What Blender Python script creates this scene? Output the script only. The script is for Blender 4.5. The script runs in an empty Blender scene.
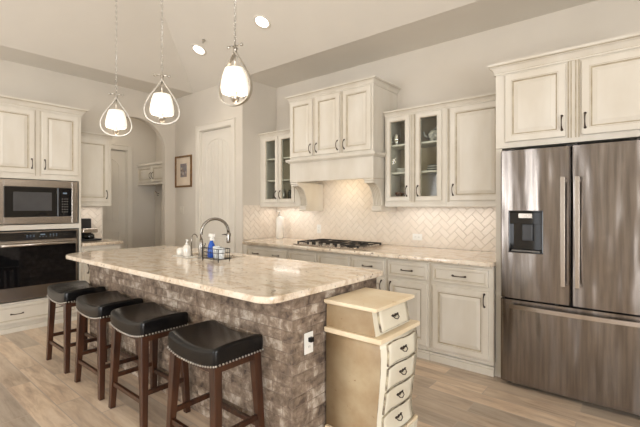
import bpy, bmesh, math, random
from mathutils import Vector, Matrix
R = math.radians
random.seed(7)
sc = bpy.context.scene
COL = sc.collection

# ------------------------------------------------------------------ camera
cam_d = bpy.data.cameras.new('camera')
cam = bpy.data.objects.new('camera', cam_d); COL.objects.link(cam)
cam.location = (0, 0, 1.352)
cam.rotation_euler = (R(90), 0, R(39.61))
cam_d.sensor_width = 36; cam_d.lens = 395.2 / 640 * 36
cam_d.shift_y = -6.6 / 640
cam_d.clip_start = 0.05
sc.camera = cam

# ------------------------------------------------------------------ world, lights, exposure
sc.view_settings.view_transform = 'Standard'
sc.view_settings.look = 'None'
sc.view_settings.gamma = 1
sc.view_settings.use_curve_mapping = False
sc.view_settings.exposure = -0.34
world = bpy.data.worlds.new('world'); sc.world = world; world.use_nodes = True
wn = world.node_tree.nodes
wn['Background'].inputs[0].default_value = (0.96, 0.97, 1.0, 1)
wn['Background'].inputs[1].default_value = 2.6

def area(name, loc, rot, sx, sy, power, color=(1, 1, 1)):
    l = bpy.data.lights.new(name, 'AREA'); l.shape = 'RECTANGLE'; l.size = sx; l.size_y = sy
    l.energy = power; l.color = color
    o = bpy.data.objects.new(name, l); COL.objects.link(o); o.location = loc; o.rotation_euler = rot
    return o
# daylight coming through the windows of the room behind the photographer
area('daylight_rear', (-4.2, -4.80, 1.45), (R(118), 0, R(0)), 2.6, 2.3, 200, (0.96, 0.985, 1.0))
area('daylight_rear', (1.6, -4.80, 1.45), (R(118), 0, R(0)), 1.3, 2.3, 65, (0.96, 0.985, 1.0))
area('daylight_right', (3.12, -1.6, 1.45), (R(118), 0, R(90)), 3.7, 2.3, 455, (0.96, 0.985, 1.0))

# ------------------------------------------------------------------ materials
def lin(c):
    out = []
    for v in c:
        v = v / 255.0
        out.append(v / 12.92 if v <= 0.04045 else ((v + 0.055) / 1.055) ** 2.4)
    return (out[0], out[1], out[2], 1)
def newmat(name):
    m = bpy.data.materials.new(name); m.use_nodes = True
    nt = m.node_tree
    return m, nt, nt.nodes['Principled BSDF']
def ramp(nt, stops, fac):
    r = nt.nodes.new('ShaderNodeValToRGB'); e = r.color_ramp.elements
    while len(e) < len(stops): e.new(0.5)
    for i, (p, c) in enumerate(stops):
        e[i].position = p; e[i].color = c if len(c) == 4 else lin(c)
    nt.links.new(fac, r.inputs[0]); return r
def coords(nt, scale=(1, 1, 1), rot=(0, 0, 0)):
    g = nt.nodes.new('ShaderNodeNewGeometry'); mp = nt.nodes.new('ShaderNodeMapping')
    mp.inputs['Scale'].default_value = scale; mp.inputs['Rotation'].default_value = rot
    nt.links.new(g.outputs['Position'], mp.inputs[0]); return mp.outputs[0]
def ocoords(nt, scale=(1, 1, 1), rot=(0, 0, 0)):
    g = nt.nodes.new('ShaderNodeTexCoord'); mp = nt.nodes.new('ShaderNodeMapping')
    mp.inputs['Scale'].default_value = scale; mp.inputs['Rotation'].default_value = rot
    nt.links.new(g.outputs['Object'], mp.inputs[0]); return mp.outputs[0]
def noise(nt, vec, scale, detail=4, rough=0.5, dist=0):
    n = nt.nodes.new('ShaderNodeTexNoise'); n.inputs['Scale'].default_value = scale
    n.inputs['Detail'].default_value = detail; n.inputs['Roughness'].default_value = rough
    n.inputs['Distortion'].default_value = dist
    nt.links.new(vec, n.inputs['Vector']); return n.outputs['Fac']
def mix(nt, a, b, fac, mode='MIX'):
    m = nt.nodes.new('ShaderNodeMix'); m.data_type = 'RGBA'; m.blend_type = mode
    for s, v in ((m.inputs[0], fac), (m.inputs[6], a), (m.inputs[7], b)):
        if hasattr(v, 'is_linked'): nt.links.new(v, s)
        else: s.default_value = v
    return m.outputs[2]
def bump(nt, b, height, strength=0.3, dist=0.01):
    n = nt.nodes.new('ShaderNodeBump'); n.inputs['Strength'].default_value = strength
    n.inputs['Distance'].default_value = dist
    nt.links.new(height, n.inputs['Height']); nt.links.new(n.outputs[0], b.inputs['Normal']); return n
def simple(name, c, rough=0.5, metal=0.0, c2=None, ns=6, stretch=(1, 1, 1), coat=0.0, bmp=0, bs=60):
    m, nt, b = newmat(name)
    b.inputs['Roughness'].default_value = rough; b.inputs['Metallic'].default_value = metal
    b.inputs['Coat Weight'].default_value = coat
    if c2 is None: c2 = tuple(max(0, v * 0.94) for v in c)
    f = noise(nt, ocoords(nt, stretch), ns)
    r = ramp(nt, [(0.35, c), (0.65, c2)], f)
    nt.links.new(r.outputs[0], b.inputs['Base Color'])
    if bmp: bump(nt, b, noise(nt, ocoords(nt, stretch), bs), bmp, 0.003)
    return m
def emis(name, c, s, base=(230, 225, 215)):
    m, nt, b = newmat(name)
    b.inputs['Base Color'].default_value = lin(base)
    b.inputs['Emission Color'].default_value = lin(c); b.inputs['Emission Strength'].default_value = s
    return m

M = {}
M['wall'] = simple('greige_paint', (214, 206, 194), 0.85, c2=(210, 202, 190), ns=2, bmp=0.08, bs=90)
M['ceiling'] = simple('ceiling_paint', (226, 220, 210), 0.9, c2=(223, 217, 207), ns=2, bmp=0.05, bs=90)
M['white_paint'] = simple('white_trim_paint', (226, 219, 207), 0.45, c2=(222, 215, 203), ns=3)
M['cream'] = simple('cream_glazed_paint', (219, 213, 202), 0.42, c2=(209, 201, 187), ns=5, stretch=(1, 1, 0.35))
M['glaze'] = simple('brown_glaze_line', (186, 174, 152), 0.5, c2=(164, 150, 127), ns=14)
M['cab_inside'] = simple('cabinet_interior', (186, 170, 146), 0.7, c2=(172, 156, 130), ns=4)
M['bronze'] = simple('oil_rubbed_bronze', (62, 52, 45), 0.35, 0.8, c2=(84, 70, 60), ns=30)
M['nickel'] = simple('brushed_nickel', (205, 200, 192), 0.28, 1.0, c2=(180, 175, 168), ns=20)
M['chrome'] = simple('polished_chrome', (214, 212, 208), 0.16, 1.0, c2=(200, 198, 194), ns=10)
M['black_metal'] = simple('black_wire', (28, 27, 27), 0.35, 0.5, c2=(20, 20, 20))
M['iron'] = simple('cast_iron', (34, 33, 32), 0.55, 0.3, c2=(48, 46, 44), ns=30)
M['black_glass'] = simple('black_glass', (16, 16, 18), 0.06, 0.0, c2=(14, 14, 15), coat=0.4)
M['dark_plastic'] = simple('dark_plastic', (44, 44, 47), 0.3, c2=(36, 36, 39))
M['grey_window'] = simple('grey_tinted_window', (74, 74, 76), 0.12, c2=(66, 66, 68), coat=0.3)
M['switch_plate'] = simple('light_almond_plastic', (222, 214, 200), 0.35)
M['white_plastic'] = simple('white_plastic', (236, 234, 229), 0.35, c2=(230, 228, 222))
M['white_ceramic'] = simple('white_ceramic', (232, 228, 220), 0.15, c2=(224, 218, 208), coat=0.4)
M['blue_plastic'] = simple('blue_plastic', (36, 92, 190), 0.25, c2=(30, 78, 170))
M['grey_liquid'] = simple('grey_metal_paint', (120, 116, 110), 0.4, c2=(100, 96, 92))
M['display'] = emis('lit_display', (190, 215, 235), 0.35, (40, 50, 60))

def m_steel():
    m, nt, b = newmat('brushed_stainless_steel')
    b.inputs['Metallic'].default_value = 1.0; b.inputs['Roughness'].default_value = 0.24
    f = noise(nt, ocoords(nt, (6, 6, 0.35)), 7, 3)
    r = ramp(nt, [(0.3, (150, 143, 138)), (0.7, (124, 117, 112))], f)
    nt.links.new(r.outputs[0], b.inputs['Base Color'])
    fine = noise(nt, ocoords(nt, (1, 1, 90)), 12, 2)
    rr = nt.nodes.new('ShaderNodeMapRange'); rr.inputs[3].default_value = 0.2; rr.inputs[4].default_value = 0.3
    nt.links.new(fine, rr.inputs[0]); nt.links.new(rr.outputs[0], b.inputs['Roughness'])
    wave = noise(nt, ocoords(nt, (1, 1, 0.22)), 6.5, 1.5, 0.4)
    bump(nt, b, wave, 0.7, 0.03)
    b.inputs['Anisotropic'].default_value = 0.7; b.inputs['Anisotropic Rotation'].default_value = 0.25
    return m
M['steel'] = m_steel()
M['steel_plain'] = simple('satin_steel', (186, 178, 170), 0.25, 1.0, c2=(178, 170, 162), ns=4)

def m_granite():
    m, nt, b = newmat('cream_granite'); v = coords(nt)
    base = ramp(nt, [(0.26, (150, 122, 100)), (0.38, (200, 178, 152)), (0.50, (230, 214, 194)), (0.70, (242, 234, 220))],
                noise(nt, coords(nt, (1.3, 2.6, 1.3), (0, 0, R(12))), 5.0, 10, 0.74, 0.5))
    sp = ramp(nt, [(0.0, (0, 0, 0)), (0.60, (0, 0, 0)), (0.68, (255, 255, 255))], noise(nt, v, 34, 5, 0.6))
    c1 = mix(nt, base.outputs[0], lin((126, 106, 92)), sp.outputs[0])
    sp2 = ramp(nt, [(0.0, (0, 0, 0)), (0.655, (0, 0, 0)), (0.70, (255, 255, 255))], noise(nt, v, 17, 6, 0.7, 0.6))
    c2 = mix(nt, c1, lin((74, 56, 50)), sp2.outputs[0])
    sp3 = ramp(nt, [(0.0, (0, 0, 0)), (0.60, (0, 0, 0)), (0.72, (200, 200, 200))], noise(nt, v, 62, 3, 0.5))
    c3 = mix(nt, c2, lin((238, 232, 222)), sp3.outputs[0])
    nt.links.new(c3, b.inputs['Base Color'])
    b.inputs['Roughness'].default_value = 0.13; b.inputs['Coat Weight'].default_value = 0.25
    b.inputs['Coat Roughness'].default_value = 0.06
    return m
M['granite'] = m_granite()

def m_floor():
    m, nt, b = newmat('wood_look_plank_tile')
    v = coords(nt)
    br = nt.nodes.new('ShaderNodeTexBrick'); nt.links.new(v, br.inputs['Vector'])
    br.inputs['Scale'].default_value = 1.0; br.inputs['Brick Width'].default_value = 0.92
    br.inputs['Row Height'].default_value = 0.155; br.inputs['Mortar Size'].default_value = 0.0035
    br.inputs['Mortar Smooth'].default_value = 0.2; br.offset = 0.37; br.offset_frequency = 2
    br.inputs['Color1'].default_value = (0, 0, 0, 1); br.inputs['Color2'].default_value = (1, 1, 1, 1)
    br.inputs['Mortar'].default_value = (0.5, 0.5, 0.5, 1)
    ad = nt.nodes.new('ShaderNodeVectorMath'); ad.operation = 'MULTIPLY_ADD'
    nt.links.new(br.outputs['Color'], ad.inputs[0]); ad.inputs[1].default_value = (7.3, 3.1, 5.0)
    nt.links.new(coords(nt, (1.6, 11, 1)), ad.inputs[2])
    grain = noise(nt, ad.outputs[0], 1.5, 8, 0.66, 0.5)
    c = ramp(nt, [(0.28, (160, 138, 118)), (0.42, (198, 176, 152)), (0.55, (220, 202, 180)), (0.72, (236, 223, 206))], grain)
    tone = ramp(nt, [(0.0, (182, 180, 178)), (0.5, (220, 213, 205)), (1.0, (252, 243, 232))], br.outputs['Color'])
    c2 = mix(nt, c.outputs[0], tone.outputs[0], 1.0, 'MULTIPLY')
    patch = ramp(nt, [(0.35, (0, 0, 0)), (0.75, (150, 150, 150))], noise(nt, coords(nt, (1, 1.6, 1)), 3.0, 5, 0.6))
    c3 = mix(nt, c2, lin((205, 190, 174)), patch.outputs[0])
    fin = mix(nt, c3, lin((176, 158, 142)), br.outputs['Fac'])
    g = nt.nodes.new('ShaderNodeBrightContrast'); nt.links.new(fin, g.inputs[0]); g.inputs[1].default_value = 0.06
    nt.links.new(g.outputs[0], b.inputs['Base Color'])
    b.inputs['Roughness'].default_value = 0.36
    bump(nt, b, grain, 0.12, 0.004)
    return m
M['floor'] = m_floor()

def m_attr(name, stops, ns, rough, bmpv, dark=None, stretch=(1, 1, 1)):
    m, nt, b = newmat(name)
    at = nt.nodes.new('ShaderNodeAttribute'); at.attribute_name = 'tone'
    n = noise(nt, coords(nt, stretch), ns, 7, 0.65, 0.4)
    a = nt.nodes.new('ShaderNodeMath'); a.operation = 'MULTIPLY_ADD'
    nt.links.new(at.outputs['Fac'], a.inputs[0]); a.inputs[1].default_value = 0.16; nt.links.new(n, a.inputs[2])
    s = nt.nodes.new('ShaderNodeMath'); s.operation = 'SUBTRACT'; nt.links.new(a.outputs[0], s.inputs[0]); s.inputs[1].default_value = 0.08
    r = ramp(nt, stops, s.outputs[0])
    nt.links.new(r.outputs[0], b.inputs['Base Color']); b.inputs['Roughness'].default_value = rough
    if bmpv: bump(nt, b, noise(nt, coords(nt), 45, 6, 0.7), bmpv, 0.01)
    return m
M['stone'] = m_attr('tumbled_split_stone', [(0.30, (82, 68, 58)), (0.42, (120, 103, 88)), (0.54, (146, 128, 111)), (0.68, (196, 183, 168))], 17, 0.75, 0.7)
M['tile'] = m_attr('ivory_ceramic_tile', [(0.2, (220, 207, 192)), (0.5, (228, 217, 203)), (0.8, (235, 226, 214))], 3, 0.3, 0.05)
M['grout'] = simple('tile_grout', (214, 203, 189), 0.9)
M['mortar'] = simple('stone_mortar', (138, 122, 108), 0.95, c2=(120, 104, 92), ns=20)

def m_leather():
    m, nt, b = newmat('black_leather')
    r = ramp(nt, [(0.3, (14, 13, 14)), (0.7, (20, 19, 19))], noise(nt, ocoords(nt), 8))
    nt.links.new(r.outputs[0], b.inputs['Base Color'])
    b.inputs['Roughness'].default_value = 0.24; b.inputs['Specular IOR Level'].default_value = 0.34
    bump(nt, b, noise(nt, ocoords(nt), 160, 3), 0.12, 0.002)
    return m
M['leather'] = m_leather()
M['dark_wood'] = simple('dark_walnut_wood', (72, 40, 22), 0.32, c2=(46, 24, 14), ns=5, stretch=(6, 6, 0.8), coat=0.25)
M['gilt'] = simple('aged_brass_wood', (136, 102, 62), 0.45, 0.2, c2=(104, 76, 44), ns=18)

def m_distress(name, c1, c2, c3, amount=0.66):
    m, nt, b = newmat(name)
    base = ramp(nt, [(0.35, c1), (0.65, c2)], noise(nt, ocoords(nt), 3.0, 6, 0.6))
    sp = ramp(nt, [(0.0, (0, 0, 0)), (amount, (0, 0, 0)), (amount + 0.04, (255, 255, 255))], noise(nt, ocoords(nt, (1, 1, 1.7)), 19, 8, 0.75))
    c = mix(nt, base.outputs[0], lin(c3), sp.outputs[0])
    nt.links.new(c, b.inputs['Base Color']); b.inputs['Roughness'].default_value = 0.45
    return m
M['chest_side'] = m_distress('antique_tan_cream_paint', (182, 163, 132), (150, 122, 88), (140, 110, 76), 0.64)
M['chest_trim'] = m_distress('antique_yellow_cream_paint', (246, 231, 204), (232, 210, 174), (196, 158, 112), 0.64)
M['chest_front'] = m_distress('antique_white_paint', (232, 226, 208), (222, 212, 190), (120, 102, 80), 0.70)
M['worn_line'] = simple('worn_dark_edge', (92, 78, 64), 0.6, c2=(206, 194, 170), ns=22)

def m_glass():
    m = bpy.data.materials.new('clear_glass'); m.use_nodes = True; nt = m.node_tree
    for n in list(nt.nodes):
        if n.type != 'OUTPUT_MATERIAL': nt.nodes.remove(n)
    out = nt.nodes[0]
    t = nt.nodes.new('ShaderNodeBsdfTransparent'); t.inputs[0].default_value = (0.93, 0.95, 0.93, 1)
    g = nt.nodes.new('ShaderNodeBsdfGlossy'); g.inputs['Roughness'].default_value = 0.05
    fr = nt.nodes.new('ShaderNodeFresnel'); fr.inputs[0].default_value = 1.45
    mx = nt.nodes.new('ShaderNodeMixShader'); nt.links.new(fr.outputs[0], mx.inputs[0])
    gm = nt.nodes.new('ShaderNodeNewGeometry'); iv = nt.nodes.new('ShaderNodeMath'); iv.operation = 'SUBTRACT'; iv.inputs[0].default_value = 1.0
    nt.links.new(gm.outputs['Backfacing'], iv.inputs[1]); ml = nt.nodes.new('ShaderNodeMath'); ml.operation = 'MULTIPLY'
    nt.links.new(iv.outputs[0], ml.inputs[0]); nt.links.new(fr.outputs[0], ml.inputs[1]); nt.links.new(ml.outputs[0], mx.inputs[0])
    nt.links.new(t.outputs[0], mx.inputs[1]); nt.links.new(g.outputs[0], mx.inputs[2]); nt.links.new(mx.outputs[0], out.inputs[0])
    return m
M['glass'] = m_glass()
M['shade'] = emis('lit_white_shade_glass', (255, 242, 222), 0.6, (250, 246, 238))
M['bulb'] = emis('recessed_lamp_glow', (255, 246, 232), 6.0)

# ------------------------------------------------------------------ mesh helpers
class MB:
    """collects shapes (world coordinates) for ONE mesh object"""
    def __init__(s): s.bm = bmesh.new(); s.tl = s.bm.faces.layers.float.new('tone_f'); s.mi = 0
    def _f(s, vs, t=0.5, smooth=False, mi=None):
        try: f = s.bm.faces.new(vs)
        except ValueError: return None
        f[s.tl] = t; f.smooth = smooth; f.material_index = s.mi if mi is None else mi
        return f
    def box(s, a, b, t=0.5, mi=None):
        x0, x1 = sorted((a[0], b[0])); y0, y1 = sorted((a[1], b[1])); z0, z1 = sorted((a[2], b[2]))
        v = [s.bm.verts.new(p) for p in ((x0,y0,z0),(x1,y0,z0),(x1,y1,z0),(x0,y1,z0),(x0,y0,z1),(x1,y0,z1),(x1,y1,z1),(x0,y1,z1))]
        for q in ((0,3,2,1),(4,5,6,7),(0,1,5,4),(1,2,6,5),(2,3,7,6),(3,0,4,7)): s._f([v[i] for i in q], t, mi=mi)
        return s
    def hexa(s, lo, hi, t=0.5, mi=None):      # two loops of 4 points
        v = [s.bm.verts.new(p) for p in list(lo) + list(hi)]
        n = len(lo)
        s._f([v[i] for i in reversed(range(n))], t, mi=mi); s._f([v[n+i] for i in range(n)], t, mi=mi)
        for i in range(n):
            j = (i + 1) % n; s._f([v[i], v[j], v[n+j], v[n+i]], t, mi=mi)
        return s
    def prism(s, pts, vec, t=0.5, mi=None):   # planar polygon pushed along vec
        vec = Vector(vec); return s.hexa([Vector(p) for p in pts], [Vector(p) + vec for p in pts], t, mi)
    def tube(s, pts, r, n=10, closed=False, smooth=True, mi=None):
        pts = [Vector(p) for p in pts]; rr = r if isinstance(r, (list, tuple)) else [r] * len(pts)
        rings = []; N = len(pts); up = None
        for i, p in enumerate(pts):
            if closed: d = pts[(i+1) % N] - pts[i-1]
            else: d = pts[min(i+1, N-1)] - pts[max(i-1, 0)]
            d.normalize()
            if up is None:
                up = Vector((0, 0, 1)) if abs(d.z) < 0.9 else Vector((1, 0, 0))
            u = d.cross(up)
            if u.length < 1e-4: u = d.cross(Vector((0, 1, 0)))
            u.normalize(); w = u.cross(d).normalized(); up = w
            rings.append([s.bm.verts.new(p + rr[i] * (math.cos(2*math.pi*k/n) * u + math.sin(2*math.pi*k/n) * w)) for k in range(n)])
        for i in range(N if closed else N - 1):
            a, b = rings[i], rings[(i+1) % N]
            for k in range(n): s._f([a[k], a[(k+1) % n], b[(k+1) % n], b[k]], smooth=smooth, mi=mi)
        if not closed:
            s._f(list(reversed(rings[0])), mi=mi); s._f(rings[-1], mi=mi)
        return s
    def lathe(s, c, prof, n=32, axis=(0, 0, 1), mi=None, caps=True, smooth=True):
        ax = Vector(axis).normalized(); u = ax.orthogonal().normalized(); w = ax.cross(u); c = Vector(c)
        rings = []
        for (r, h) in prof:
            rings.append([s.bm.verts.new(c + ax*h + max(r, 1e-4)*(math.cos(2*math.pi*k/n)*u + math.sin(2*math.pi*k/n)*w)) for k in range(n)])
        for a, b in zip(rings, rings[1:]):
            for k in range(n): s._f([a[k], a[(k+1) % n], b[(k+1) % n], b[k]], smooth=smooth, mi=mi)
        if caps:
            s._f(list(reversed(rings[0])), mi=mi); s._f(rings[-1], mi=mi)
        return s
    def ball(s, c, r, n=8, sc=(1, 1, 1)):
        prof = [(r*math.sin(math.pi*i/n), -r*math.cos(math.pi*i/n)*sc[2]) for i in range(n+1)]
        return s.lathe(c, prof, n*2)
    def sweep(s, path, prof, side=1, mi=None, lines=()):
        """profile [(out, z)] carried along a horizontal polyline with mitred corners"""
        P = [Vector((p[0], p[1])) for p in path]; nr = []
        for i in range(len(P) - 1):
            d = (P[i+1] - P[i]).normalized(); nr.append(Vector((d.y, -d.x)) * side)
        rows = []
        for i, p in enumerate(P):
            if i == 0: m = nr[0]
            elif i == len(P) - 1: m = nr[-1]
            else:
                m = nr[i-1] + nr[i]; m = m / m.length; m = m / m.dot(nr[i])
            rows.append([s.bm.verts.new((p.x + m.x*o, p.y + m.y*o, z)) for (o, z) in prof])
        n = len(prof)
        for a, b in zip(rows, rows[1:]):
            for k in range(n): s._f([a[k], a[(k+1) % n], b[(k+1) % n], b[k]], mi=(1 if k in lines else mi))
        s._f(list(reversed(rows[0])), mi=mi); s._f(rows[-1], mi=mi)
        return s

def wloc(o):
    v = Vector((0, 0, 0))
    while o is not None: v = v + o.location; o = o.parent
    return v
def obj(name, mb, mats, parent=None, bevel=0, seg=2, smooth_angle=None, origin=None, subsurf=0):
    bm = mb.bm
    bmesh.ops.recalc_face_normals(bm, faces=bm.faces)
    off = wloc(parent) if parent else (Vector(origin) if origin is not None else Vector((0, 0, 0)))
    bmesh.ops.translate(bm, verts=bm.verts, vec=-off)
    me = bpy.data.meshes.new(name)
    tones = [f[mb.tl] for f in bm.faces]
    bm.to_mesh(me); bm.free()
    at = me.attributes.new('tone', 'FLOAT', 'FACE')
    at.data.foreach_set('value', tones)
    if 'tone_f' in me.attributes: me.attributes.remove(me.attributes['tone_f'])
    for m in (mats if isinstance(mats, (list, tuple)) else [mats]): me.materials.append(M[m] if isinstance(m, str) else m)
    o = bpy.data.objects.new(name, me); COL.objects.link(o)
    if parent: o.parent = parent
    else: o.location = off
    if bevel:
        b = o.modifiers.new('bevel', 'BEVEL'); b.width = bevel; b.segments = seg; b.limit_method = 'ANGLE'; b.angle_limit = R(40)
        b.harden_normals = False
    if subsurf:
        b = o.modifiers.new('sub', 'SUBSURF'); b.levels = b.render_levels = subsurf
    return o
def tag(o, label, cat, group=None):
    o['label'] = label; o['category'] = cat
    if group: o['group'] = group
    return o
def thing(name, label, cat, loc, group=None):
    o = bpy.data.objects.new(name, None); COL.objects.link(o); o.location = loc; o.empty_display_size = 0.1
    return tag(o, label, cat, group)
def struct(name, mb, m, parent=None, **k):
    o = obj(name, mb, m, parent, **k)
    if not parent: o['kind'] = 'structure'
    return o
def copy_tree(o, parent=None):
    c = o.copy(); COL.objects.link(c)
    if parent: c.parent = parent
    for ch in list(o.children): copy_tree(ch, c)
    return c

class Fr:
    """a wall-facing frame: u along the wall, v up, n out of the wall"""
    def __init__(s, o, U, N): s.o = Vector(o); s.U = Vector(U); s.N = Vector(N)
    def p(s, u, v, n=0): return s.o + s.U*u + s.N*n + Vector((0, 0, v))
    def box(s, mb, u0, u1, v0, v1, n0, n1, mi=None, t=0.5): return mb.box(s.p(u0, v0, n0), s.p(u1, v1, n1), t, mi)

# nested-rectangle raised panel door; material 0 cream, 1 glaze
def panel_mesh(F, u0, u1, v0, v1, n0=0.0, th=0.02, rail=0.058, raised=True, glass=False):
    mb = MB()
    st = [(0, n0, None), (0, n0+th-0.004, 0), (0.004, n0+th, 0), (rail-0.012, n0+th, 0), (rail-0.010, n0+th-0.002, 1), (rail-0.004, n0+th-0.001, 0), (rail, n0+th-0.009, 1)]
    if raised: st += [(rail+0.006, n0+th-0.010, 1), (rail+0.034, n0+th-0.002, 0)]
    prev = None
    for (ins, n, mi) in st:
        ring = [mb.bm.verts.new(F.p(u, v, n)) for (u, v) in ((u0+ins, v0+ins), (u1-ins, v0+ins), (u1-ins, v1-ins), (u0+ins, v1-ins))]
        if prev:
            for k in range(4): mb._f([prev[k], prev[(k+1) % 4], ring[(k+1) % 4], ring[k]], mi=mi)
        else: first = ring
        prev = ring
    if glass:
        back = [mb.bm.verts.new(F.p(u, v, n0)) for (u, v) in ((u0+rail, v0+rail), (u1-rail, v0+rail), (u1-rail, v1-rail), (u0+rail, v1-rail))]
        for k in range(4):
            mb._f([prev[k], prev[(k+1) % 4], back[(k+1) % 4], back[k]], mi=0)
            mb._f([back[k], back[(k+1) % 4], first[(k+1) % 4], first[k]], mi=0)
    else:
        mb._f(prev, mi=0); mb._f(list(reversed(first)), mi=0)
    return mb
def pull(F, parent, u, v, n, vertical=True, L=0.10):
    mb = MB(); pts = []; rr = []
    for i in range(11):
        t = -1 + 2*i/10; d = t*L/2
        out = 0.026*(1 - abs(t)**3.0) + 0.002
        pts.append(F.p(u + (0 if vertical else d), v + (d if vertical else 0), n + out)); rr.append(0.0065 - 0.0028*math.cos(t*math.pi/2)**0.7 if abs(t) < 1 else 0.007)
    mb.tube(pts, rr, 8)
    for t in (-1, 1):
        c = F.p(u + (0 if vertical else t*L/2), v + (t*L/2 if vertical else 0), n)
        mb.lathe(c, [(0.009, 0), (0.009, 0.004), (0.006, 0.006)], 10, F.N)
    return obj('pull_handle', mb, 'bronze', parent)
def door(F, parent, u0, u1, v0, v1, n0=0.0, hu=None, hv=None, name='door', rail=0.058):
    d = obj(name, panel_mesh(F, u0, u1, v0, v1, n0, rail=rail), ['cream', 'glaze'], parent)
    if hu is not None: pull(F, d, hu, hv, n0+0.02)
    return d
def drawer(F, parent, u0, u1, v0, v1, n0=0.0, pulls=(), name='drawer', rail=0.03):
    d = obj(name, panel_mesh(F, u0, u1, v0, v1, n0, rail=rail, raised=False), ['cream', 'glaze'], parent)
    for u in pulls: pull(F, d, u, (v0+v1)/2, n0+0.02, False, 0.105)
    return d
def glass_door(F, parent, u0, u1, v0, v1, n0, hu, hv):
    d = obj('glass_door', panel_mesh(F, u0, u1, v0, v1, n0, rail=0.050, raised=False, glass=True), ['cream', 'glaze'], parent)
    g = MB(); F.box(g, u0+0.045, u1-0.045, v0+0.045, v1-0.045, n0+0.005, n0+0.008); obj('glass_pane', g, 'glass', d)
    pull(F, d, hu, hv, n0+0.02)
    return d
CROWN = lambda z0, h, w: [(0, z0), (w*0.20, z0), (w*0.20, z0+h*0.15), (w*0.12, z0+h*0.19), (w*0.26, z0+h*0.34), (w*0.52, z0+h*0.58), (w*0.82, z0+h*0.70), (w*0.80, z0+h*0.76), (w, z0+h*0.78), (w, z0+h), (0, z0+h)]

# ------------------------------------------------------------------ room constants
XW = -5.86; YW = 4.05; YP = 3.42; XP = -4.18; H = 3.09; XR = 2.9; YR = -4.6
SI = -5.35; S = 0.45; ZT = 4.2; T = 0.09

# ------------------------------------------------------------------ structure
fl = MB(); fl.box((-7.5, YR-0.14, -0.12), (XR+0.14, YW+0.1, 0)); struct('floor', fl, 'floor')

w = MB(); w.box((XP-0.1, YW, 0), (XR+0.14, YW+0.12, H)); struct('wall_back', w, 'wall')
# left wall with arched opening
a0, a1, zs = 2.32, 3.25, 2.22; cy = (a0+a1)/2; ra = (a1-a0)/2
pts = [(YR, 0), (a0, 0)]
pts += [(cy - ra*math.cos(math.pi*i/24), zs + ra*math.sin(math.pi*i/24)) for i in range(25)]
pts += [(a1, 0), (YP+0.12, 0), (YP+0.12, H), (YR, H)]
w = MB(); w.prism([(XW, y, z) for (y, z) in pts], (-T, 0, 0)); struct('wall_left', w, 'wall')
# pantry walls (door opening in the one facing the room)
dx0, dx1, dz = -5.15, -4.42, 2.47
w = MB(); w.box((XW, YP, 0), (dx0-0.02, YP+0.12, H)); w.box((dx1+0.02, YP, 0), (XP, YP+0.12, H)); w.box((dx0-0.02, YP, dz+0.02), (dx1+0.02, YP+0.12, H))
struct('wall_pantry', w, 'wall')
w = MB(); w.box((XP-0.1, YP+0.12, 0), (XP, YW, H)); struct('wall_pantry_side', w, 'wall')
w = MB(); w.box((XW-1.34, 3.80, 0), (XW-T, 3.92, 3.0)); struct('wall_hall_end', w, 'wall')
w = MB(); w.box((-7.32, 0.9, 0), (-7.2, 2.48, 3.0)); w.box((-7.32, 3.27, 0), (-7.2, 3.92, 3.0)); w.box((-7.32, 2.48, 2.37), (-7.2, 3.27, 3.0)); struct('wall_hall', w, 'wall')
w = MB(); w.box((-7.2, 0.9, 0), (XW-T, 1.02, 3.0)); struct('wall_hall_start', w, 'wall')
w = MB(); w.box((XW-T-0.0, YP+0.12, 0), (XW-T+0.1, 3.92, 3.0)); struct('wall_hall_right', w, 'wall')
w = MB(); w.box((-7.32, 0.9, 3.0), (XW-T, 3.92, 3.1)); struct('ceiling_hall', w, 'ceiling')

# rear and right walls with window openings
def windowed_wall(name, F, L, holes, h=H):
    w = MB(); u = 0
    for (u0, u1, v0, v1) in holes:
        F.box(w, u, u0, 0, h, -0.14, 0); F.box(w, u0, u1, 0, v0, -0.14, 0); F.box(w, u0, u1, v1, h, -0.14, 0); u = u1
    F.box(w, u, L, 0, h, -0.14, 0)
    struct(name, w, 'wall')
Frear = Fr((XW, YR, 0), (1, 0, 0), (0, 1, 0)); Lr = XR - XW
Fright = Fr((XR, YR, 0), (0, 1, 0), (-1, 0, 0)); Lt = YW - YR
hr = [(0.35, 1.5, 0.35, 2.5), (1.75, 2.9, 0.35, 2.5), (3.62, 4.02, 0.12, 2.5), (6.85, 8.0, 0.35, 2.5)]  # narrow third opening is added to give the refrigerator steel a bright vertical reflection
ht = [(1.2, 2.2, 0.35, 2.5), (2.5, 3.5, 0.35, 2.5), (3.8, 4.8, 0.35, 2.5)]
windowed_wall('wall_rear', Frear, Lr, hr); windowed_wall('wall_right', Fright, Lt, ht)
n = 1
for F, hs in ((Frear, hr), (Fright, ht)):
    for (u0, u1, v0, v1) in hs:
        w = MB()
        F.box(w, u0, u0+0.05, v0, v1, -0.10, 0.0); F.box(w, u1-0.05, u1, v0, v1, -0.10, 0.0)
        F.box(w, u0+0.05, u1-0.05, v0, v0+0.05, -0.10, 0.0); F.box(w, u0+0.05, u1-0.05, v1-0.05, v1, -0.10, 0.0)
        F.box(w, u0+0.05, u1-0.05, (v0+v1)/2-0.02, (v0+v1)/2+0.02, -0.09, -0.02); F.box(w, (u0+u1)/2-0.015, (u0+u1)/2+0.015, v0+0.05, v1-0.05, -0.085, -0.03)
        o = struct('window_%d' % n, w, 'white_paint'); n += 1

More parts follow.
